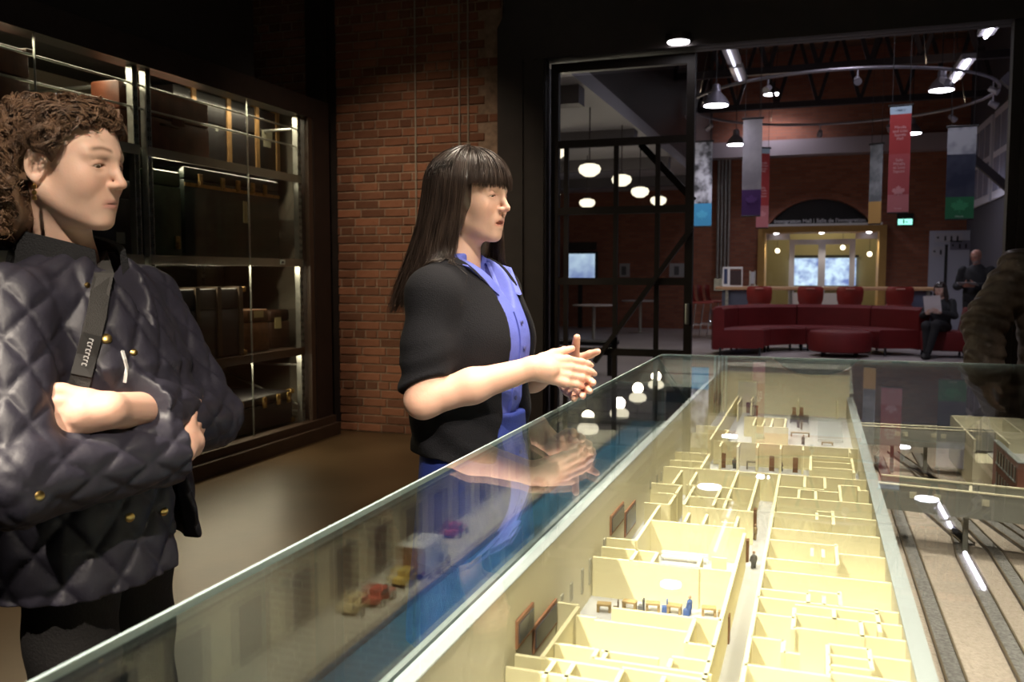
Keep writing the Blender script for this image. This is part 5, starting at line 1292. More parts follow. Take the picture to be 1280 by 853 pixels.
# footbridges
GR = mat('model_bridge_grey', (.235, .235, .215), .7); BW = mat('model_bridge_window', (.55, .52, .40), .5)
def bridge(p0, p1, width, z0, z1, label, wins):
    b = thing('footbridge', label, 'model bridge', (0, 0, 0), group='footbridges of the scale model'); d = (p1 - p0); d.z = 0; d.normalize(); n_ = Vector((-d.y, d.x, 0))
    def off(p, k, z): return (p.x + n_.x * k, p.y + n_.y * k, z)
    for k in (0, width): MB().bar(off(p0, k, (z0 + z1) / 2), off(p1, k, (z0 + z1) / 2), .006, z1 - z0).build('side_wall', GR, b)
    MB().bar(off(p0, width / 2, z0 + .004), off(p1, width / 2, z0 + .004), width, .006).build('deck', CREAM2, b)
    for k in (0, width): MB().bar(off(p0, k, z1 + .001), off(p1, k, z1 + .001), .008, .003).build('coping', CREAM2, b)
    for t in wins:
        c = p0.lerp(p1, t); MB().bar(off(c - d * .007, -.0036, z1 - .018), off(c + d * .007, -.0036, z1 - .018), .002, .014).build('window', BW, b)
    for t in (.25, .5, .8):
        c = p0.lerp(p1, t); MB().bar(off(c, 0, z1 - .012), off(c, width, z1 - .012), .006, .02).build('cross_wall', CREAM2, b)
        MB().b2((c.x - .005, c.y + width / 2 - .005, ZG), (c.x + .005, c.y + width / 2 + .005, z0 + .005)).build('pier', GR, b)
pa = at(1098, 604, 2, ZP); pa.x = XRW + .022; pb = at(1280, 623, 2, ZP); pb = pa + (pb - pa) * 2.6
bridge(pa, pb, .085, .834, ZP, 'nearer grey footbridge crossing the model tracks', (.10, .165, .29, .40, .5, .6, .72, .85))
pa = at(1086, 533, 2, ZP); pa.x = XRW + .022; pb = at(1246, 541, 2, ZP)
bridge(pa, pb, .05, .834, ZP, 'farther grey footbridge of the model joining the brick annex', (.28, .34, .55, .62, .8, .87))
# brick annex
AB = thing('model_annex', 'red brick annex of the model with pale coping', 'model building', (0, 0, 0))
def mini_brick():
    m = mat('model_red_brick', (.30, .12, .085), .8); nt = m.node_tree; N = nt.nodes; L = nt.links; tc = N.new('ShaderNodeTexCoord'); mp = N.new('ShaderNodeMapping'); mp.inputs['Rotation'].default_value = (pi / 2, 0, pi / 2)
    t = N.new('ShaderNodeTexNoise'); t.inputs['Scale'].default_value = 90; L.new(tc.outputs['Object'], t.inputs['Vector']); mx = N.new('ShaderNodeMix'); mx.data_type = 'RGBA'; mx.inputs[6].default_value = (.25, .095, .07, 1); mx.inputs[7].default_value = (.36, .16, .115, 1)
    L.new(t.outputs[0], mx.inputs[0]); L.new(mx.outputs[2], N['Principled BSDF'].inputs['Base Color']); return m
MBK = mini_brick(); ax = .478; ya, yb = at(1278, 580, 2, ZP).y, at(1241, 551, 2, ZP).y
MB().b2((ax, ya, ZG), (CX1 - .12, yb, ZF)).build('block', MBK, AB); MB().b2((ax, ya, ZF), (ax + .010, yb, ZP)).build('parapet', MBK, AB); MB().b2((ax + .01, ya, ZF), (CX1 - .12, ya + .010, ZP)).build('parapet', MBK, AB)
MB().b2((ax - .001, ya - .001, ZP), (ax + .012, yb, ZP + .003)).build('coping', PALE, AB); MB().b2((ax + .012, ya - .001, ZP), (CX1 - .12, ya + .012, ZP + .003)).build('coping', PALE, AB)
MB().b2((ax + .010, ya + .01, ZF), (CX1 - .12, yb + .45, ZF + .004)).build('roof_floor', mat('annex_floor', (.62, .63, .65), .6), AB)
MB().b2((ax - .05, yb, ZG), (CX1 - .12, yb + .45, ZF)).build('block', CREAM2, AB)
for (x0, y0, x1, y1) in ((ax - .05, yb + .445, 1.1, yb + .452), (ax - .05, yb, ax - .044, yb + .45), (ax + .03, yb + .16, 1.1, yb + .166), (ax + .03, yb - .04, ax + .036, yb + .16), (ax + .10, yb + .17, ax + .106, yb + .44), (ax + .07, ya + .1, 1.1, ya + .106)):
    MB().b2((x0, y0, ZF), (x1, y1, ZP)).build('partition', CREAM2, AB)
wn_ = MB().b2((ax - .002, 0, 0), (ax, .020, .034)).mesh('annex_window', mat('annex_pane', (.10, .09, .085), .3)); sl_ = MB().b2((ax - .004, -.002, -.004), (ax, .022, 0)).mesh('annex_sill', PALE)
n = max(3, int((yb - ya - .03) / .036))
for i in range(n):
    for z in (ZG + .035, ZG + .095):
        o = put('window', wn_, AB); o.location = (0, ya + .02 + i * .036, z); put('sill', sl_, o)
# small figures, desks and vehicles of the model
FG = {c: mat('figure_' + c, v, .7) for c, v in dict(grey=(.10, .10, .10), blue=(.05, .10, .28), tan=(.30, .22, .12), brown=(.12, .08, .05)).items()}
def figure(p, colour, label, h=.030):
    t = thing('model_figure', label, 'figurine', (p.x, p.y, ZF), random.uniform(0, 6), 'tiny figures in the model')
    s = h / .03
    f = lambda P: smin(smin(smin(chain(P, [(0, .0028 * s, .001), (0, .0022 * s, .013 * s)], [.0022 * s, .0026 * s]), chain(P, [(.002 * s, -.0028 * s, .001), (0, -.0022 * s, .013 * s)], [.0022 * s, .0026 * s]), .002 * s),
                            chain(P, [(0, 0, .014 * s), (0, 0, .022 * s)], [.0036 * s, .0042 * s]), .003 * s), smin(chain(P, [(0, .0045 * s, .022 * s), (.002 * s, .0062 * s, .014 * s)], [.0017 * s, .0014 * s]), chain(P, [(0, -.0045 * s, .022 * s), (.002 * s, -.0062 * s, .014 * s)], [.0017 * s, .0014 * s]), .001), .002 * s)
    v, q = sdf_mesh(f, (-.008 * s, -.011 * s, -.003), (.008 * s, .011 * s, .029 * s), .0011 * s); put('body', np_mesh('figure_body', [(v, q)], FG[colour]), t)
    MB().lathe([(.0005, -.003 * s), (.0022 * s, -.0018 * s), (.0026 * s, 0), (.0018 * s, .002 * s), (.0004, .0028 * s)], (0, 0, .0295 * s), 8).build('head', flat('figure_skin', (.4, .26, .18)), t, True)
for (px, py, c, lb) in ((942, 711, 'grey', 'tiny grey figure walking down the model corridor, nearest'), (944, 675, 'tan', 'tiny tan figure in the model corridor, second from near'), (955, 618, 'brown', 'tiny dark figure at the far end of the model corridor'),
                        (965, 620, 'grey', 'tiny grey figure beside the dark one at corridor end'), (918, 586, 'grey', 'tiny grey figure by the left door of the model hall'), (976, 589, 'grey', 'tiny grey figure at the centre of the model hall'),
                        (862, 770, 'blue', 'tiny blue figure standing beside the model desks'), (998, 535, 'brown', 'tiny figure behind the brown model counter, left'), (1002, 537, 'tan', 'tiny tan figure behind the brown model counter, right'), (1004, 556, 'grey', 'tiny grey figure in front of the brown model counter')):
    figure(at(px, py, 2, ZF), c, lb)
DK = mat('model_desk_wood', (.34, .24, .11), .6)
def desk(px, py, w, d, h, label, seat=None, m_=None):
    p = at(px, py, 2, ZF); t = thing('model_desk', label, 'model desk', (p.x, p.y, ZF), random.uniform(-.15, .15), 'tiny desks in the model')
    MB().b2((-w / 2, -d / 2, h - .003), (w / 2, d / 2, h)).build('desk_top', m_ or DK, t); MB().b2((-w / 2, -d / 2 + .002, 0), (-w / 2 + .004, d / 2 - .002, h - .003)).build('pedestal', m_ or DK, t); MB().b2((w / 2 - .004, -d / 2 + .002, 0), (w / 2, d / 2 - .002, h - .003)).build('pedestal', m_ or DK, t)
    if seat: MB().b2((w / 2 + .003, -.005, 0), (w / 2 + .012, .005, .009)).b2((w / 2 + .010, -.005, .009), (w / 2 + .012, .005, .020)).build('seat', seat, t)
for (px, py, lb, st_) in ((755, 765, 'tiny wooden desk at the left end of the model office', FG['brown']), (787, 762, 'tiny wooden desk with dark seat in the model office', FG['grey']), (816, 764, 'tiny wooden desk with blue seat, middle of model office', FG['blue']),
                          (843, 767, 'tiny wooden desk with blue seat, right of middle', FG['blue']), (886, 770, 'tiny tan desk at the right end of the model office', FG['tan'])): desk(px, py, .022, .014, .014, lb, st_)
desk(1000, 546, .058, .014, .014, 'brown model counter in the far hall'); desk(940, 587, .03, .012, .022, 'olive model desk by the centre door of hall', None, flat('model_olive', (.15, .12, .04))); desk(880, 555, .014, .01, .008, 'small dark model box by the far left rooms'); desk(1034, 557, .034, .010, .010, 'low brown model bench at the foot of white benches')
desk(952, 612, .018, .01, .016, 'small dark model table at the corridor end')
WB = flat('model_bench_white', (.60, .62, .64))
def benches(px, py, nx, ny, w, d, label, m_):
    p = at(px, py, 2, ZF); t = thing('model_benches', label, 'model benches', (p.x, p.y, ZF))
    for j in range(ny): MB().b2((-w / 2, j * d, .006), (w / 2, j * d + .010, .009)).b2((-w / 2, j * d + .009, .009), (w / 2, j * d + .0105, .017)).b2((-w / 2, j * d + .001, 0), (-w / 2 + .003, j * d + .009, .006)).b2((w / 2 - .003, j * d + .001, 0), (w / 2, j * d + .009, .006)).build('bench', m_, t)
benches(1038, 553, 1, 11, .075, .035, 'rows of white model benches along the right wall', WB); benches(999, 530, 1, 4, .062, .03, 'rows of dark model benches in the far hall', FG['grey']); benches(936, 531, 1, 4, .024, .03, 'short dark rows of model seats, far left', FG['brown']); benches(855, 704, 1, 1, .085, .02, 'long white model rail above the office wall', WB)
def mirrored(px, py):
    p = at(px, py, 2, ZG); return Vector((2 * CX0 - p.x, p.y, ZG))
def vehicle(px, py, label, kind, col, rz=pi / 2):
    p = mirrored(px, py); p.x = min(max(p.x, -.445), -.395); t = thing('model_vehicle', label, 'model vehicle', p, rz, 'model vehicles on the quay')
    bm_ = flat('vehicle_' + label.split()[1] + kind, col); L = .075 if kind == 'truck' else .05
    if kind == 'truck':
        MB().bbox((-.012, 0, .024), (.055, .030, .034), .002).build('cargo_box', bm_, t, True); MB().bbox((.026, 0, .016), (.014, .024, .020), .004).build('cab', bm_, t, True); MB().bbox((.037, 0, .012), (.012, .018, .011), .003).build('hood', bm_, t, True)
        MB().b2((.0262, -.0105, .018), (.0337, .0105, .024)).build('windscreen', WPN, t); wx = (-.026, .032)
        MB().b2((-.0405, -.014, .009), (-.0396, .014, .039)).build('tailgate', DOOR, t)
    else:
        MB().bbox((0, 0, .009), (L, .021, .009), .003).build('car_body', bm_, t, True); MB().bbox((-.003, 0, .017), (L * .45, .018, .010), .003).build('cabin', bm_, t, True); MB().b2((-.0125, -.0092, .0145), (.0065, .0092, .0195)).build('windows', WPN, t); wx = (-L * .3, L * .3)
    k_ = 1.7 if kind == 'truck' else 1.45; t.scale = (k_, k_, k_)
    for x in wx:
        for s in (-1, 1): o = MB().lathe([(.001, 0), (.0055, 0), (.0055, .003), (.001, .003)], n=10).build('wheel', M['black'], t); o.matrix_local = Matrix.Translation((x, s * .0115 - .0015, .0055)) @ Matrix.Rotation(-pi / 2, 4, 'X')
vehicle(527, 712, 'tiny white box truck on the model quay', 'truck', (.72, .72, .70)); vehicle(557, 668, 'tiny crimson car ahead of the white model truck', 'car', (.32, .03, .06)); vehicle(466, 752, 'tiny red car behind the white model truck', 'car', (.42, .06, .04))
vehicle(500, 728, 'tiny yellow cart just behind the white model truck', 'car', (.50, .36, .08)); vehicle(668, 610, 'tiny black car far along the model quay', 'car', (.03, .03, .035)); vehicle(440, 762, 'tiny straw coloured cart nearest on the model quay', 'car', (.52, .44, .24))

# ================================================================== TRUNK CABINET ALONG THE LEFT WALL
VX = -3.87; VD = 1.0
YE = at(320, 60, 0, VX).y; YP = at(189, 300, 0, VX).y; YR = at(381, 300, 0, VX).y; YEND = YB - .17
struct('wall_bulkhead', MB().b2((-5.05, -3.35, 2.74), (VX - .02, YE, 5.2)), M['black'])
cab = thing('display_cabinet', 'tall glazed steel cabinet of travel trunks along the left wall', 'display cabinet', (0, 0, 0))
Y0c = 1.2
BRN = mat('cabinet_brown_steel', (.060, .036, .024), .5, var=.15)
MB().b2((VX - .12, Y0c, 2.60), (VX + .02, YEND, 2.76)).build('header', M['dark'], cab)
MB().b2((VX - .04, Y0c, 0), (VX + .05, YEND, .16)).b2((VX + .05, Y0c, 0), (VX + .09, YEND, .10)).build('base_frame', BRN, cab)
MB().b2((VX - .10, YR + .12, .16), (VX + .02, YEND, 2.60)).build('end_jamb', M['dark'], cab); MB().b2((VX - .02, YR + .05, .16), (VX + .015, YR + .11, 2.60)).build('end_jamb', BRN, cab)
MB().b2((-4.95, Y0c, 0), (-4.90, YEND, 2.74)).build('back_panel', mat('cabinet_back', (.30, .265, .205), .8, var=.08, vscale=3), cab); MB().b2((-4.9, YEND - .03, 0), (VX - .1, YEND, 2.74)).build('side_panel', mat('cabinet_side', (.22, .195, .155), .8), cab)
MB().b2((-4.9, Y0c, .10), (VX - .04, YEND, .14)).build('floor_panel', BRN, cab); MB().b2((-4.9, Y0c, 2.70), (VX - .02, YEND, 2.74)).build('ceiling_panel', M['black'], cab)
def upright(x, y, zt=2.6):
    m = MB().b2((x - .022, y - .022, .14), (x + .022, y - .016, zt)).b2((x - .022, y + .016, .14), (x + .022, y + .022, zt)).b2((x - .022, y - .016, .14), (x - .016, y + .016, zt))
    u = m.build('upright', M['steel'], cab)
    h = MB()
    for k in range(int((zt - .3) / .055)): h.b2((x + .0225, y - .014, .25 + k * .055), (x + .0235, y - .006, .275 + k * .055)).b2((x + .0225, y + .006, .25 + k * .055), (x + .0235, y + .014, .275 + k * .055))
    h = h.build('slots', M['black'], u); h['kind'] = 'stuff'
for y in (YP - .055, YP + .055, YR, 2.6): upright(VX - .06, y)
for y in (YP - .2, YR - .10, 2.7): upright(-4.80, y)
SHZ = (2.13, 1.465, .755)
SHM = mat('shelf_steel', (.40, .39, .34), .4, .6, var=.1)
for z in SHZ:
    for ya, yb in ((Y0c, YP - .03), (YP + .03, YR + .03)):
        s = MB().b2((-4.86, ya, z - .012), (VX - .05, yb, z)).build('shelf', SHM if z > 1 else BRN, cab); MB().b2((VX - .05, ya, z - .055), (VX - .035, yb, z + .005)).build('shelf_edge', SHM if z > 1 else BRN, s); MB().b2((-4.86, ya, z - .055), (-4.845, yb, z)).build('shelf_edge', SHM, s)
for z in (2.50, 2.36):
    MB().tube([(VX - .06, Y0c, z), (VX - .06, YR, z)], .007, 8).build('rail', M['steel'], cab, True); MB().tube([(-4.8, Y0c, z), (-4.8, YR, z)], .008, 8).build('rail', M['steel'], cab, True)
for y in (YP - .05, YR, 3.2): MB().tube([(VX - .06, y, 2.5), (-4.8, y, 2.5)], .012, 8).build('rail', M['steel'], cab, True)
MB().tube([(-4.8, YR - .1, .62), (VX - .06, YR, .28)], .010, 6).build('brace', M['steel'], cab, True); MB().tube([(-4.8, YR - .1, .62), (VX - .06, YR, .62)], .010, 6).build('brace', M['steel'], cab, True); MB().tube([(-4.8, YR - .1, .24), (VX - .06, YR, .24)], .010, 6).build('brace', M['steel'], cab, True)
vg = glass_mat('cabinet_glass', (.93, .95, .93), .04, refl=.6)
ys = [Y0c, at(48, 200, 0, VX).y, YP, at(312, 300, 0, VX).y, YR + .05]
for a, b in zip(ys, ys[1:]): MB().b2((VX - .005, a + .002, .16), (VX + .005, b - .002, 2.60)).build('pane', vg, cab)
for y in (ys[1], ys[3]): MB().b2((VX - .006, y - .002, .16), (VX + .006, y + .002, 2.6)).build('pane_joint', M['steel'], cab)
LEDM = emis('led_strip', (1, .88, .62), 6.0)
MB().b2((VX - .22, 1.4, 2.655), (VX - .19, YR, 2.67)).build('light_strip', LEDM, cab)
area('cabinet_light', (VX - .28, (1.6 + YR) / 2, 2.64), (0, radians(-18), 0), .08, YR - 1.8, 24, (1, .86, .62), cab)
for z in SHZ[:2]: area('shelf_light', (VX - .16, (YP + YR) / 2, z - .07), (0, radians(-35), 0), .04, YR - YP - .3, 8, (1, .84, .60), cab)
area('shelf_light', (VX - .16, (YP + YR) / 2, SHZ[2] - .07), (0, radians(-30), 0), .04, YR - YP - .3, 6, (1, .84, .60), cab)
area('shelf_light', (VX - .16, 3.6, SHZ[1] - .07), (0, radians(-35), 0), .04, 1.2, 6, (1, .84, .60), cab)
tg = thing('shelf_tag', 'small white number tag on the second cabinet shelf edge', 'tag', (VX - .03, at(357, 316, 0, VX).y, 1.44))
MB().b2((0, -.03, -.015), (.004, .03, .022)).build('card', flat('tag_white', (.7, .75, .72)), tg); MB().b2((.004, -.015, -.004), (.005, .012, .010)).build('print', M['black'], tg)
# --- trunks and suitcases
BRS = mat('old_brass', (.42, .28, .10), .4, .9, var=.3, vscale=40); WSL = mat('trunk_wood_slat', (.36, .20, .075), .6, var=.2, vscale=20)
def trunk(name, label, px0, px1, pyt, zb, xf, depth, body, slats=(), slatm=None, lid=.72, corners=None, latches=(), handle=None, bands=(), labels=(), tilt=0, group='trunks in the cabinet', pxt=None, latch_z=None):
    y0 = at(px0, 300, 0, xf).y; y1 = at(px1, 300, 0, xf).y; h = at(pxt or px1, pyt, 0, xf).z - zb; w = y1 - y0
    t = thing(name, label, 'trunk' if 'trunk' in name else 'suitcase', (xf, y0, zb), tilt, group)
    hl = h * lid
    MB().bbox((-depth / 2, w / 2, hl / 2), (depth, w, hl - .003), .012).build('body', body, t, True); MB().bbox((-depth / 2, w / 2, (h + hl) / 2), (depth, w, h - hl - .003), .014).build('lid', body, t, True)
    for f in slats:
        MB().b2((-.002, w * f - .022, .003), (.012, w * f + .022, h + .008)).b2((-depth, w * f - .022, h), (-.002, w * f + .022, h + .010)).build('slat', slatm or WSL, t)
    for f in bands: MB().b2((-.002, .003, h * f - .012), (.007, w - .003, h * f + .012)).build('band', corners or BRS, t)
    if corners:
        for yy in (0, w):
            for zz in (0, h): MB().bbox((-.02, yy, zz + (.012 if zz == 0 else -.012)), (.055, .05, .04), .010).build('corner', corners, t, True)
    for f in latches:
        z = h * (latch_z or lid); l_ = MB().bbox((.008, w * f, z), (.014, .045, .085), .005).build('latch', BRS, t, True); MB().bbox((.017, w * f, z - .018), (.008, .025, .035), .003).build('hasp', BRS, l_, True)
    if handle: MB().tube([(.0, w * handle - .07, h * .45), (.03, w * handle - .06, h * .43), (.03, w * handle + .06, h * .43), (0, w * handle + .07, h * .45)], .009, 8).build('handle', mat('leather_handle', (.10, .045, .02), .5) if 'leather_handle' not in bpy.data.materials else bpy.data.materials['leather_handle'], t, True)
    for (f, fz, sy, sz, c) in labels: MB().b2((.0, w * f - sy / 2, h * fz - sz / 2), (.003, w * f + sy / 2, h * fz + sz / 2)).build('paper_label', flat('paper_' + label[:6], c), t)
    return t
TB_ = mat('trunk_black', (.018, .016, .018), .5, var=.25, vscale=14, bump=.1); TG = mat('trunk_green_black', (.012, .020, .014), .45, var=.4, vscale=9, bump=.1); TN = mat('suitcase_brown', (.130, .038, .016), .5, var=.3, vscale=12, bump=.1); TN2 = mat('suitcase_tan_brown', (.110, .048, .020), .5, var=.3, vscale=16)
TGR = mat('trunk_green_paint', (.030, .055, .022), .5, var=.6, vscale=7)
trunk('travel_suitcase', 'reddish brown leather suitcase on the top shelf', 155, 265, 131, 2.135, VX - .12, .22, TN, lid=.55, corners=None, handle=.5, labels=((.62, .55, .12, .05, (.10, .03, .013)),))
trunk('steamer_trunk', 'long black trunk with pale wooden slats on the top shelf', 222, 352, 144, 2.135, VX - .36, .5, TB_, (.16, .47, .75, .97), None, .6, labels=((.86, .62, .14, .08, (.50, .46, .33)), (.86, .50, .10, .05, (.46, .42, .3)), (.36, .55, .03, .04, (.4, .4, .35))))
trunk('travel_suitcase', 'large brown trunk high on the left above the listener', -40, 46, 58, 2.135, VX - .10, .5, TN, lid=.62, corners=TN2, pxt=20)
trunk('steamer_trunk', 'dark green trunk with hanging tag on the second shelf', 232, 350, 226, 1.470, VX - .14, .55, TG, (), None, .86, None, (.14, .36, .52, .68, .82), latch_z=.86, bands=(.80,), labels=((.60, .56, .05, .16, (.34, .29, .15)),), pxt=340)
trunk('steamer_trunk', 'worn green painted trunk beside the cabinet posts', 190, 228, 214, 1.470, VX - .12, .55, TGR, (), None, .82, None, (.8,), latch_z=.16, pxt=215)
trunk('steamer_trunk', 'black trunk partly hidden behind the listening woman on second shelf', 80, 172, 224, 1.470, VX - .14, .5, TB_, (), None, .75, None, (.3,), labels=((.75, .22, .07, .07, (.30, .30, .28)),), pxt=150)
trunk('steamer_trunk', 'black trunk with worn dark slats on the third shelf', 206, 303, 360, .760, VX - .12, .5, TB_, (.08, .36, .64, .94), mat('slat_dark', (.060, .040, .024), .6), .7, BRS, labels=((.20, .36, .10, .07, (.30, .20, .05)),))
trunk('travel_suitcase', 'small brown suitcase with torn paper label on the third shelf', 308, 334, 386, .760, VX - .14, .36, TN2, lid=.7, corners=None, labels=((.5, .88, .12, .05, (.40, .32, .16)),))
trunk('travel_suitcase', 'small dark suitcase with round label, right end of third shelf', 337, 360, 387, .760, VX - .22, .34, mat('suitcase_dark', (.050, .022, .012), .5, var=.3), lid=.7, labels=((.35, .66, .09, .09, (.42, .34, .16)),))
trunk('steamer_trunk', 'wide black trunk with brass latches on the cabinet floor', 222, 362, 488, .165, VX - .10, .62, TB_, (), None, .74, BRS, (.30, .48, .70, .84, .95), latch_z=.80)

# ================================================================== GALLERY SPOTLIGHTS (track heads under the ceiling, above the frame)
trk = thing('light_track', 'black ceiling track of the gallery above the glass case', 'lighting track', (0, 0, 0))
MB().b2((-.02, -2.5, 4.62), (.02, 5.2, 4.66)).build('rail', M['black'], trk); MB().b2((-1.92, -2.5, 4.62), (-1.88, 5.2, 4.66)).build('rail', M['black'], trk); MB().b2((-1.62, -2.5, 4.62), (-1.58, 5.2, 4.66)).build('rail', M['black'], trk); MB().b2((-.52, -2.5, 4.62), (-.48, 5.2, 4.66)).build('rail', M['black'], trk); MB().b2((-2.62, -2.5, 4.62), (-2.58, 5.6, 4.66)).build('rail', M['black'], trk); MB().b2((1.38, -2.5, 4.62), (1.42, 5.2, 4.66)).build('rail', M['black'], trk); MB().b2((-2.6, .38, 4.66), (2.7, .42, 4.70)).build('rail', M['black'], trk); MB().b2((-2.6, -1.62, 4.66), (2.7, -1.58, 4.70)).build('rail', M['black'], trk)
for x in (-2.6, -1.9, -1.6, -.5, 0, 1.4):
    for y in (-1.5, 1.5, 4.8): MB().cyl((x, y, 4.66), .008, .54, 6).build('drop_rod', M['black'], trk)
HD = mat('spot_housing', (.02, .02, .02), .5); LENS = emis('spot_lens', (1, .88, .70), 30.0)
def gallery_spot(loc, tgt, power, ang, label, blend=.7, col=(1, .87, .70), rad=.05):
    t = thing('track_spotlight', label, 'lamp', loc, group='track spotlights of the gallery'); d = (Vector(tgt) - Vector(loc)).normalized(); Mx = d.to_track_quat('Z', 'Y').to_matrix().to_4x4()
    o = MB().lathe([(.05, -.16), (.055, -.15), (.06, -.02), (.062, 0), (.056, 0), (.052, -.02)]).build('housing', HD, t, True); o.matrix_local = Mx
    o = MB().lathe([(.001, -.012), (.050, -.012), (.050, -.016)]).build('lens', LENS, t, True); o.matrix_local = Mx
    MB().tube([(0, 0, 0), (-d.x * .1, -d.y * .1, 4.63 - loc[2])], .008, 6).build('yoke', HD, t)
    spot('spot_beam', tuple(d * .03), tuple(d), power, ang, blend, col, rad, t)
gallery_spot((0.0, -1.6, 4.45), (-.05, 1.15, .82), 760, 26, 'track spotlight behind the viewer aimed at the model rooms')
gallery_spot((0.0, 0.2, 4.45), (-.05, 1.45, .82), 460, 36, 'track spotlight aimed at the near part of the model')
gallery_spot((0.0, 1.9, 4.45), (-.1, 2.3, .82), 700, 38, 'track spotlight aimed at the middle of the model')
gallery_spot((0.0, 0.9, 4.45), (-.1, 3.4, .86), 1300, 24, 'track spotlight aimed at the far end of the model')
gallery_spot((1.4, 1.2, 4.45), (.6, 1.7, .75), 400, 42, 'track spotlight aimed at the model railway')
gallery_spot((-1.6, 4.7, 4.45), (-.44, 2.75, .78), 1900, 22, 'track spotlight aimed at the far part of the model quay')
gallery_spot((-1.9, -.8, 4.45), (-.42, 1.05, .78), 2300, 20, 'track spotlight aimed at the near part of the model quay')
gallery_spot((-.5, 2.6, 4.45), (-.44, 1.85, .75), 520, 22, 'track spotlight straight above the model quay')
gallery_spot((2.6, 0.4, 4.45), (-.74, 2.0, 1.42), 680, 16, 'track spotlight aimed at the speaking woman')
gallery_spot((0.9, -1.6, 4.45), (-1.15, 1.2, 1.36), 980, 23, 'track spotlight aimed at the listening woman')
gallery_spot((1.4, 1.9, 4.45), (1.45, 4.0, 1.25), 260, 22, 'added unseen track spotlight brightening the visitor in brown')  # unseen lamp, added so the brown jacket does not go black
gallery_spot((-2.6, 4.0, 4.45), (-3.2, 6.68, 0.9), 230, 52, 'track spotlight washing the brick wall', .9, (1, .80, .58))
gallery_spot((-2.6, 2.6, 4.45), (-2.2, 4.2, 0), 45, 60, 'track spotlight aimed at the gallery floor', .9, (1, .80, .56))

# ================================================================== BACKGROUND PEOPLE
def simple_hair(root, hp, HR, m, long=True, name='hair'):
    def hair(P):
        Q = (P - hp) @ HR; d = ell(Q, (-.014, 0, .022), (.112, .092, .106)); d = smax(d, -np.maximum(.03 - Q[:, 0], Q[:, 2] - .05), .008)
        if long:
            for s in (-1, 1): d = smin(d, chain(Q, [(-.01, s * .08, .0), (-.005, s * .09, -.12), (.01, s * .10, -.24)], [.028, .03, .02], .02), .03)
            d = smin(d, ell(Q, (-.07, 0, -.10), (.05, .09, .16)), .03)
        return d + .003 * np.sin(Q[:, 1] * 160 + Q[:, 2] * 20)
    v, q = sdf_mesh(hair, hp - V(.2, .17, .34), hp + V(.16, .17, .16), .006); return put(name, np_mesh(name, [(v, q)], m), root)
def bg_person(label, x, y, rz, hp, yaw, pitch, arms, legs, torso_f, cloth, trous, base, hair=None, hands=(), beard=None, puff=0.0):
    root = person(label, x, y, rz); hp = V(*hp); HR = rotm(yaw, pitch); hq = lambda P: (P - hp) @ HR
    hd = lambda P: smin(head_sdf(hq(P), lids=.5), chain(P, [hp + V(-.03, 0, -.06), hp + V(-.05, 0, -.20)], [.054, .06], .02), .02)
    hv, hf = sdf_mesh(hd, hp - V(.18, .13, .24), hp + V(.14, .13, .15), .004)
    hs = []
    for pr in hands: hs += pr
    parts = [(hv, hf)]; cols = [head_tone(hq(hv), base, (base[0] * .75, base[1] * .5, base[2] * .5), beard or (.08, .05, .04), (.05, .03, .03))]
    if beard is not None:
        Q = hq(hv); w = np.exp(-((Q[:, 2] + .095) / .03) ** 2) * np.clip((Q[:, 0] - .02) / .02, 0, 1); cols[0] = cols[0] * (1 - .8 * w[:, None]) + np.array(beard) * .8 * w[:, None]
    if hs:
        pts = np.array([list(p) for pr in hs for p in pr[0]]); v, q = sdf_mesh(lambda P: prims_sdf(P, hs), pts.min(0) - .05, pts.max(0) + .05, .005); parts.append((v, q)); cols.append(np.tile(base, (len(v), 1)))
    put('body', np_mesh('body', parts, SKIN, np.concatenate(cols)), root)
    def top(P):
        d = torso_f(P)
        for pts, rs in arms:
            c = chain(P, pts, rs, .03)
            if puff:
                a, b = V(*pts[0]), V(*pts[-1]); t = ((P - a) @ (b - a)) / float(np.linalg.norm(b - a)); c = c - puff * np.abs(np.sin(t * 55 + 1.5 * np.sin(P[:, 0] * 25))) 
            d = smin(d, c, .035)
        if puff: d = d - puff * .6 * np.abs(np.sin(P[:, 2] * 40 + 1.2 * np.sin(P[:, 1] * 14)))
        return d + .004 * np.sin(P[:, 2] * 40 + P[:, 1] * 30)
    allp = np.array([p for pts, rs in arms for p in pts]); lo = np.minimum(allp.min(0) - .12, (-.25, -.3, allp[:, 2].max() - .75)); hi = np.maximum(allp.max(0) + .14, (.25, .3, 0))
    v, q = sdf_mesh(top, lo, hi, .008); put('jacket', np_mesh('jacket', [(v, q)], cloth), root)
    lf = lambda P: np.minimum(*[chain(P, pts, rs, .04) for pts, rs in legs]) if len(legs) == 2 else None
    alll = np.array([p for pts, rs in legs for p in pts]); v, q = sdf_mesh(lambda P: lf(P), alll.min(0) - .14, alll.max(0) + .14, .010); put('trousers', np_mesh('trousers', [(v, q)], trous), root)
    for pts, rs in legs:
        e = Vector(pts[-1]); sf = lambda P: smax(ell(P, (e.x + .06, e.y, .04), (.135, .045, .055)), -P[:, 2], .004); v, q = sdf_mesh(sf, (e.x - .1, e.y - .07, -.02), (e.x + .22, e.y + .07, .13), .010); put('shoe', np_mesh('shoe', [(v, q)], M['black']), root)
    if hair: simple_hair(root, hp, HR, hair[0], hair[1])
    return root
BLK = mat('black_cloth', (.010, .010, .013), .8); BLK2 = mat('black_trousers', (.007, .007, .009), .8)
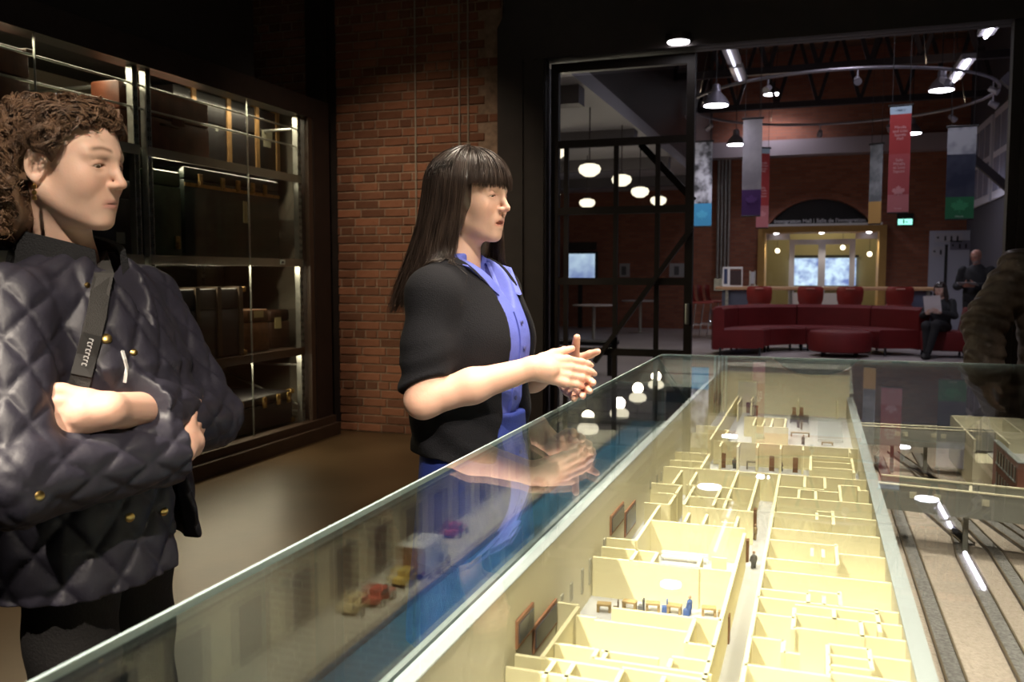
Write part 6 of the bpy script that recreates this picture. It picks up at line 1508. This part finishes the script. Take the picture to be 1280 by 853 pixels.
# seated reader on the lounge chair
px_ = at(1176, 400, 1, 15.75)
sx, sy_ = 1.93, 15.80
def t1(P): return smin(ell(P, (.0, 0, .72), (.12, .17, .26)), ell(P, (.0, 0, .50), (.14, .18, .12)), .06)
sr = bg_person('seated woman with long dark hair reading a white sheet on red chair', sx, sy_, radians(-115), (.05, 0, 1.10), radians(-8), radians(12),
          [([(-.0, -.17, .90), (.08, -.24, .68), (.28, -.12, .72)], [.06, .052, .042]), ([(-.0, .17, .90), (.08, .24, .68), (.28, .10, .74)], [.06, .052, .042])],
          [([(.02, -.09, .50), (.44, -.06, .53), (.40, -.06, .08)], [.09, .07, .05]), ([(.02, .09, .50), (.46, .10, .56), (.50, .0, .10)], [.09, .07, .05])], t1, BLK, BLK2, (.50, .33, .27), (hair_mat('reader_hair', (.015, .010, .009), (.035, .024, .02)), True),
          (hand_prims((.29, -.11, .72), (.8, .3, .2), (.1, .9, .1), -1), hand_prims((.29, .10, .74), (.8, -.3, .2), (.1, -.9, .1), 1)))
pp = thing('paper_sheet', 'white sheet of paper held by the seated reader', 'paper', (sx, sy_, 0), radians(-115))
MB().add([(.34, -.13, .74), (.34, .13, .76), (.44, .13, 1.02), (.44, -.13, 1.0), (.342, -.13, .739), (.342, .13, .759), (.442, .13, 1.019), (.442, -.13, .999)], [(0, 1, 2, 3), (7, 6, 5, 4), (0, 4, 5, 1), (1, 5, 6, 2), (2, 6, 7, 3), (3, 7, 4, 0)]).build('sheet', flat('paper_white', (.62, .58, .62)), pp)
# standing man with glasses
mp_ = at(1221, 330, 1, 16.75)
def t2(P): return smin(ell(P, (0, 0, 1.20), (.15, .21, .34)), ell(P, (.02, 0, .98), (.16, .19, .16)), .06)
sm = bg_person('standing bearded man in black jacket and glasses holding papers', mp_.x, 16.75, radians(-118), (.05, 0, 1.66), radians(-10), radians(18),
          [([(0, -.22, 1.42), (.03, -.29, 1.14), (.27, -.10, 1.16)], [.075, .065, .05]), ([(0, .22, 1.42), (.03, .29, 1.14), (.27, .10, 1.16)], [.075, .065, .05])],
          [([(0, -.10, .95), (.01, -.10, .5), (0, -.11, .08)], [.105, .08, .06]), ([(0, .10, .95), (.01, .10, .5), (0, .11, .08)], [.105, .08, .06])], t2, BLK, BLK2, (.48, .25, .19), None,
          (hand_prims((.28, -.09, 1.16), (.8, .4, .1), (.1, .9, .1), -1), hand_prims((.28, .09, 1.16), (.8, -.4, .1), (.1, -.9, .1), 1)), beard=(.35, .33, .33))
gm = MB(); hpm = Vector((.05, 0, 1.66)); HRm = Matrix.Rotation(radians(-10), 4, 'Z') @ Matrix.Rotation(radians(18), 4, 'Y')
for s in (-1, 1): gm.tube([hpm + (HRm @ Vector((.092, s * .033 + .022 * cos(a), -.002 + .017 * sin(a)))) for a in [2 * pi * i / 14 for i in range(14)]], .002, 5, closed=True); gm.tube([hpm + (HRm @ Vector((.088, s * .055, 0))), hpm + (HRm @ Vector((-.01, s * .08, 0)))], .002, 5)
gm.build('glasses', M['black'], sm)
p2 = thing('paper_booklet', 'folded papers in the hands of the standing man', 'paper', (mp_.x, 16.75, 0), radians(-118))
MB().add([(.30, -.15, 1.16), (.30, .15, 1.16), (.46, .15, 1.22), (.46, -.15, 1.22), (.30, -.15, 1.155), (.30, .15, 1.155), (.46, .15, 1.215), (.46, -.15, 1.215)], [(0, 1, 2, 3), (7, 6, 5, 4), (0, 4, 5, 1), (1, 5, 6, 2), (2, 6, 7, 3), (3, 7, 4, 0)]).build('sheet', flat('booklet_white', (.45, .45, .47)), p2)
# visitor in brown puffer jacket at the far right end of the case
bp_ = atd(1345, 343, 4.08)
def t3(P): return smin(ell(P, (0, 0, 1.17), (.17, .24, .34)), ell(P, (.0, 0, .95), (.17, .22, .18)), .06)
LEATH = mat('brown_leather_puffer', (.20, .15, .12), .42, col2=(.10, .075, .06), vscale=18, bump=.4, bscale=60, spec=.5)
bg_person('visitor in brown padded jacket at the far right end of the case', bp_.x, bp_.y, radians(-80), (.03, 0, 1.64), 0, radians(10),
          [([(-.01, -.24, 1.375), (-.02, -.38, 1.12), (.06, -.40, .90)], [.085, .082, .070]), ([(-.01, .23, 1.385), (.02, .36, 1.10), (.2, .25, .98)], [.088, .080, .06])],
          [([(0, -.11, .90), (.01, -.11, .5), (0, -.12, .08)], [.11, .085, .06]), ([(0, .11, .90), (.01, .11, .5), (0, .12, .08)], [.11, .085, .06])], t3, LEATH, BLK2, (.55, .36, .28), (hair_mat('visitor_hair', (.05, .04, .035), (.09, .07, .06)), False),
          (hand_prims((.07, -.40, .87), (.3, .1, -.9), (0, .9, 0), -1), hand_prims((.2, .25, .98), (.9, -.2, -.4), (0, -.9, 0), 1)), puff=.011)
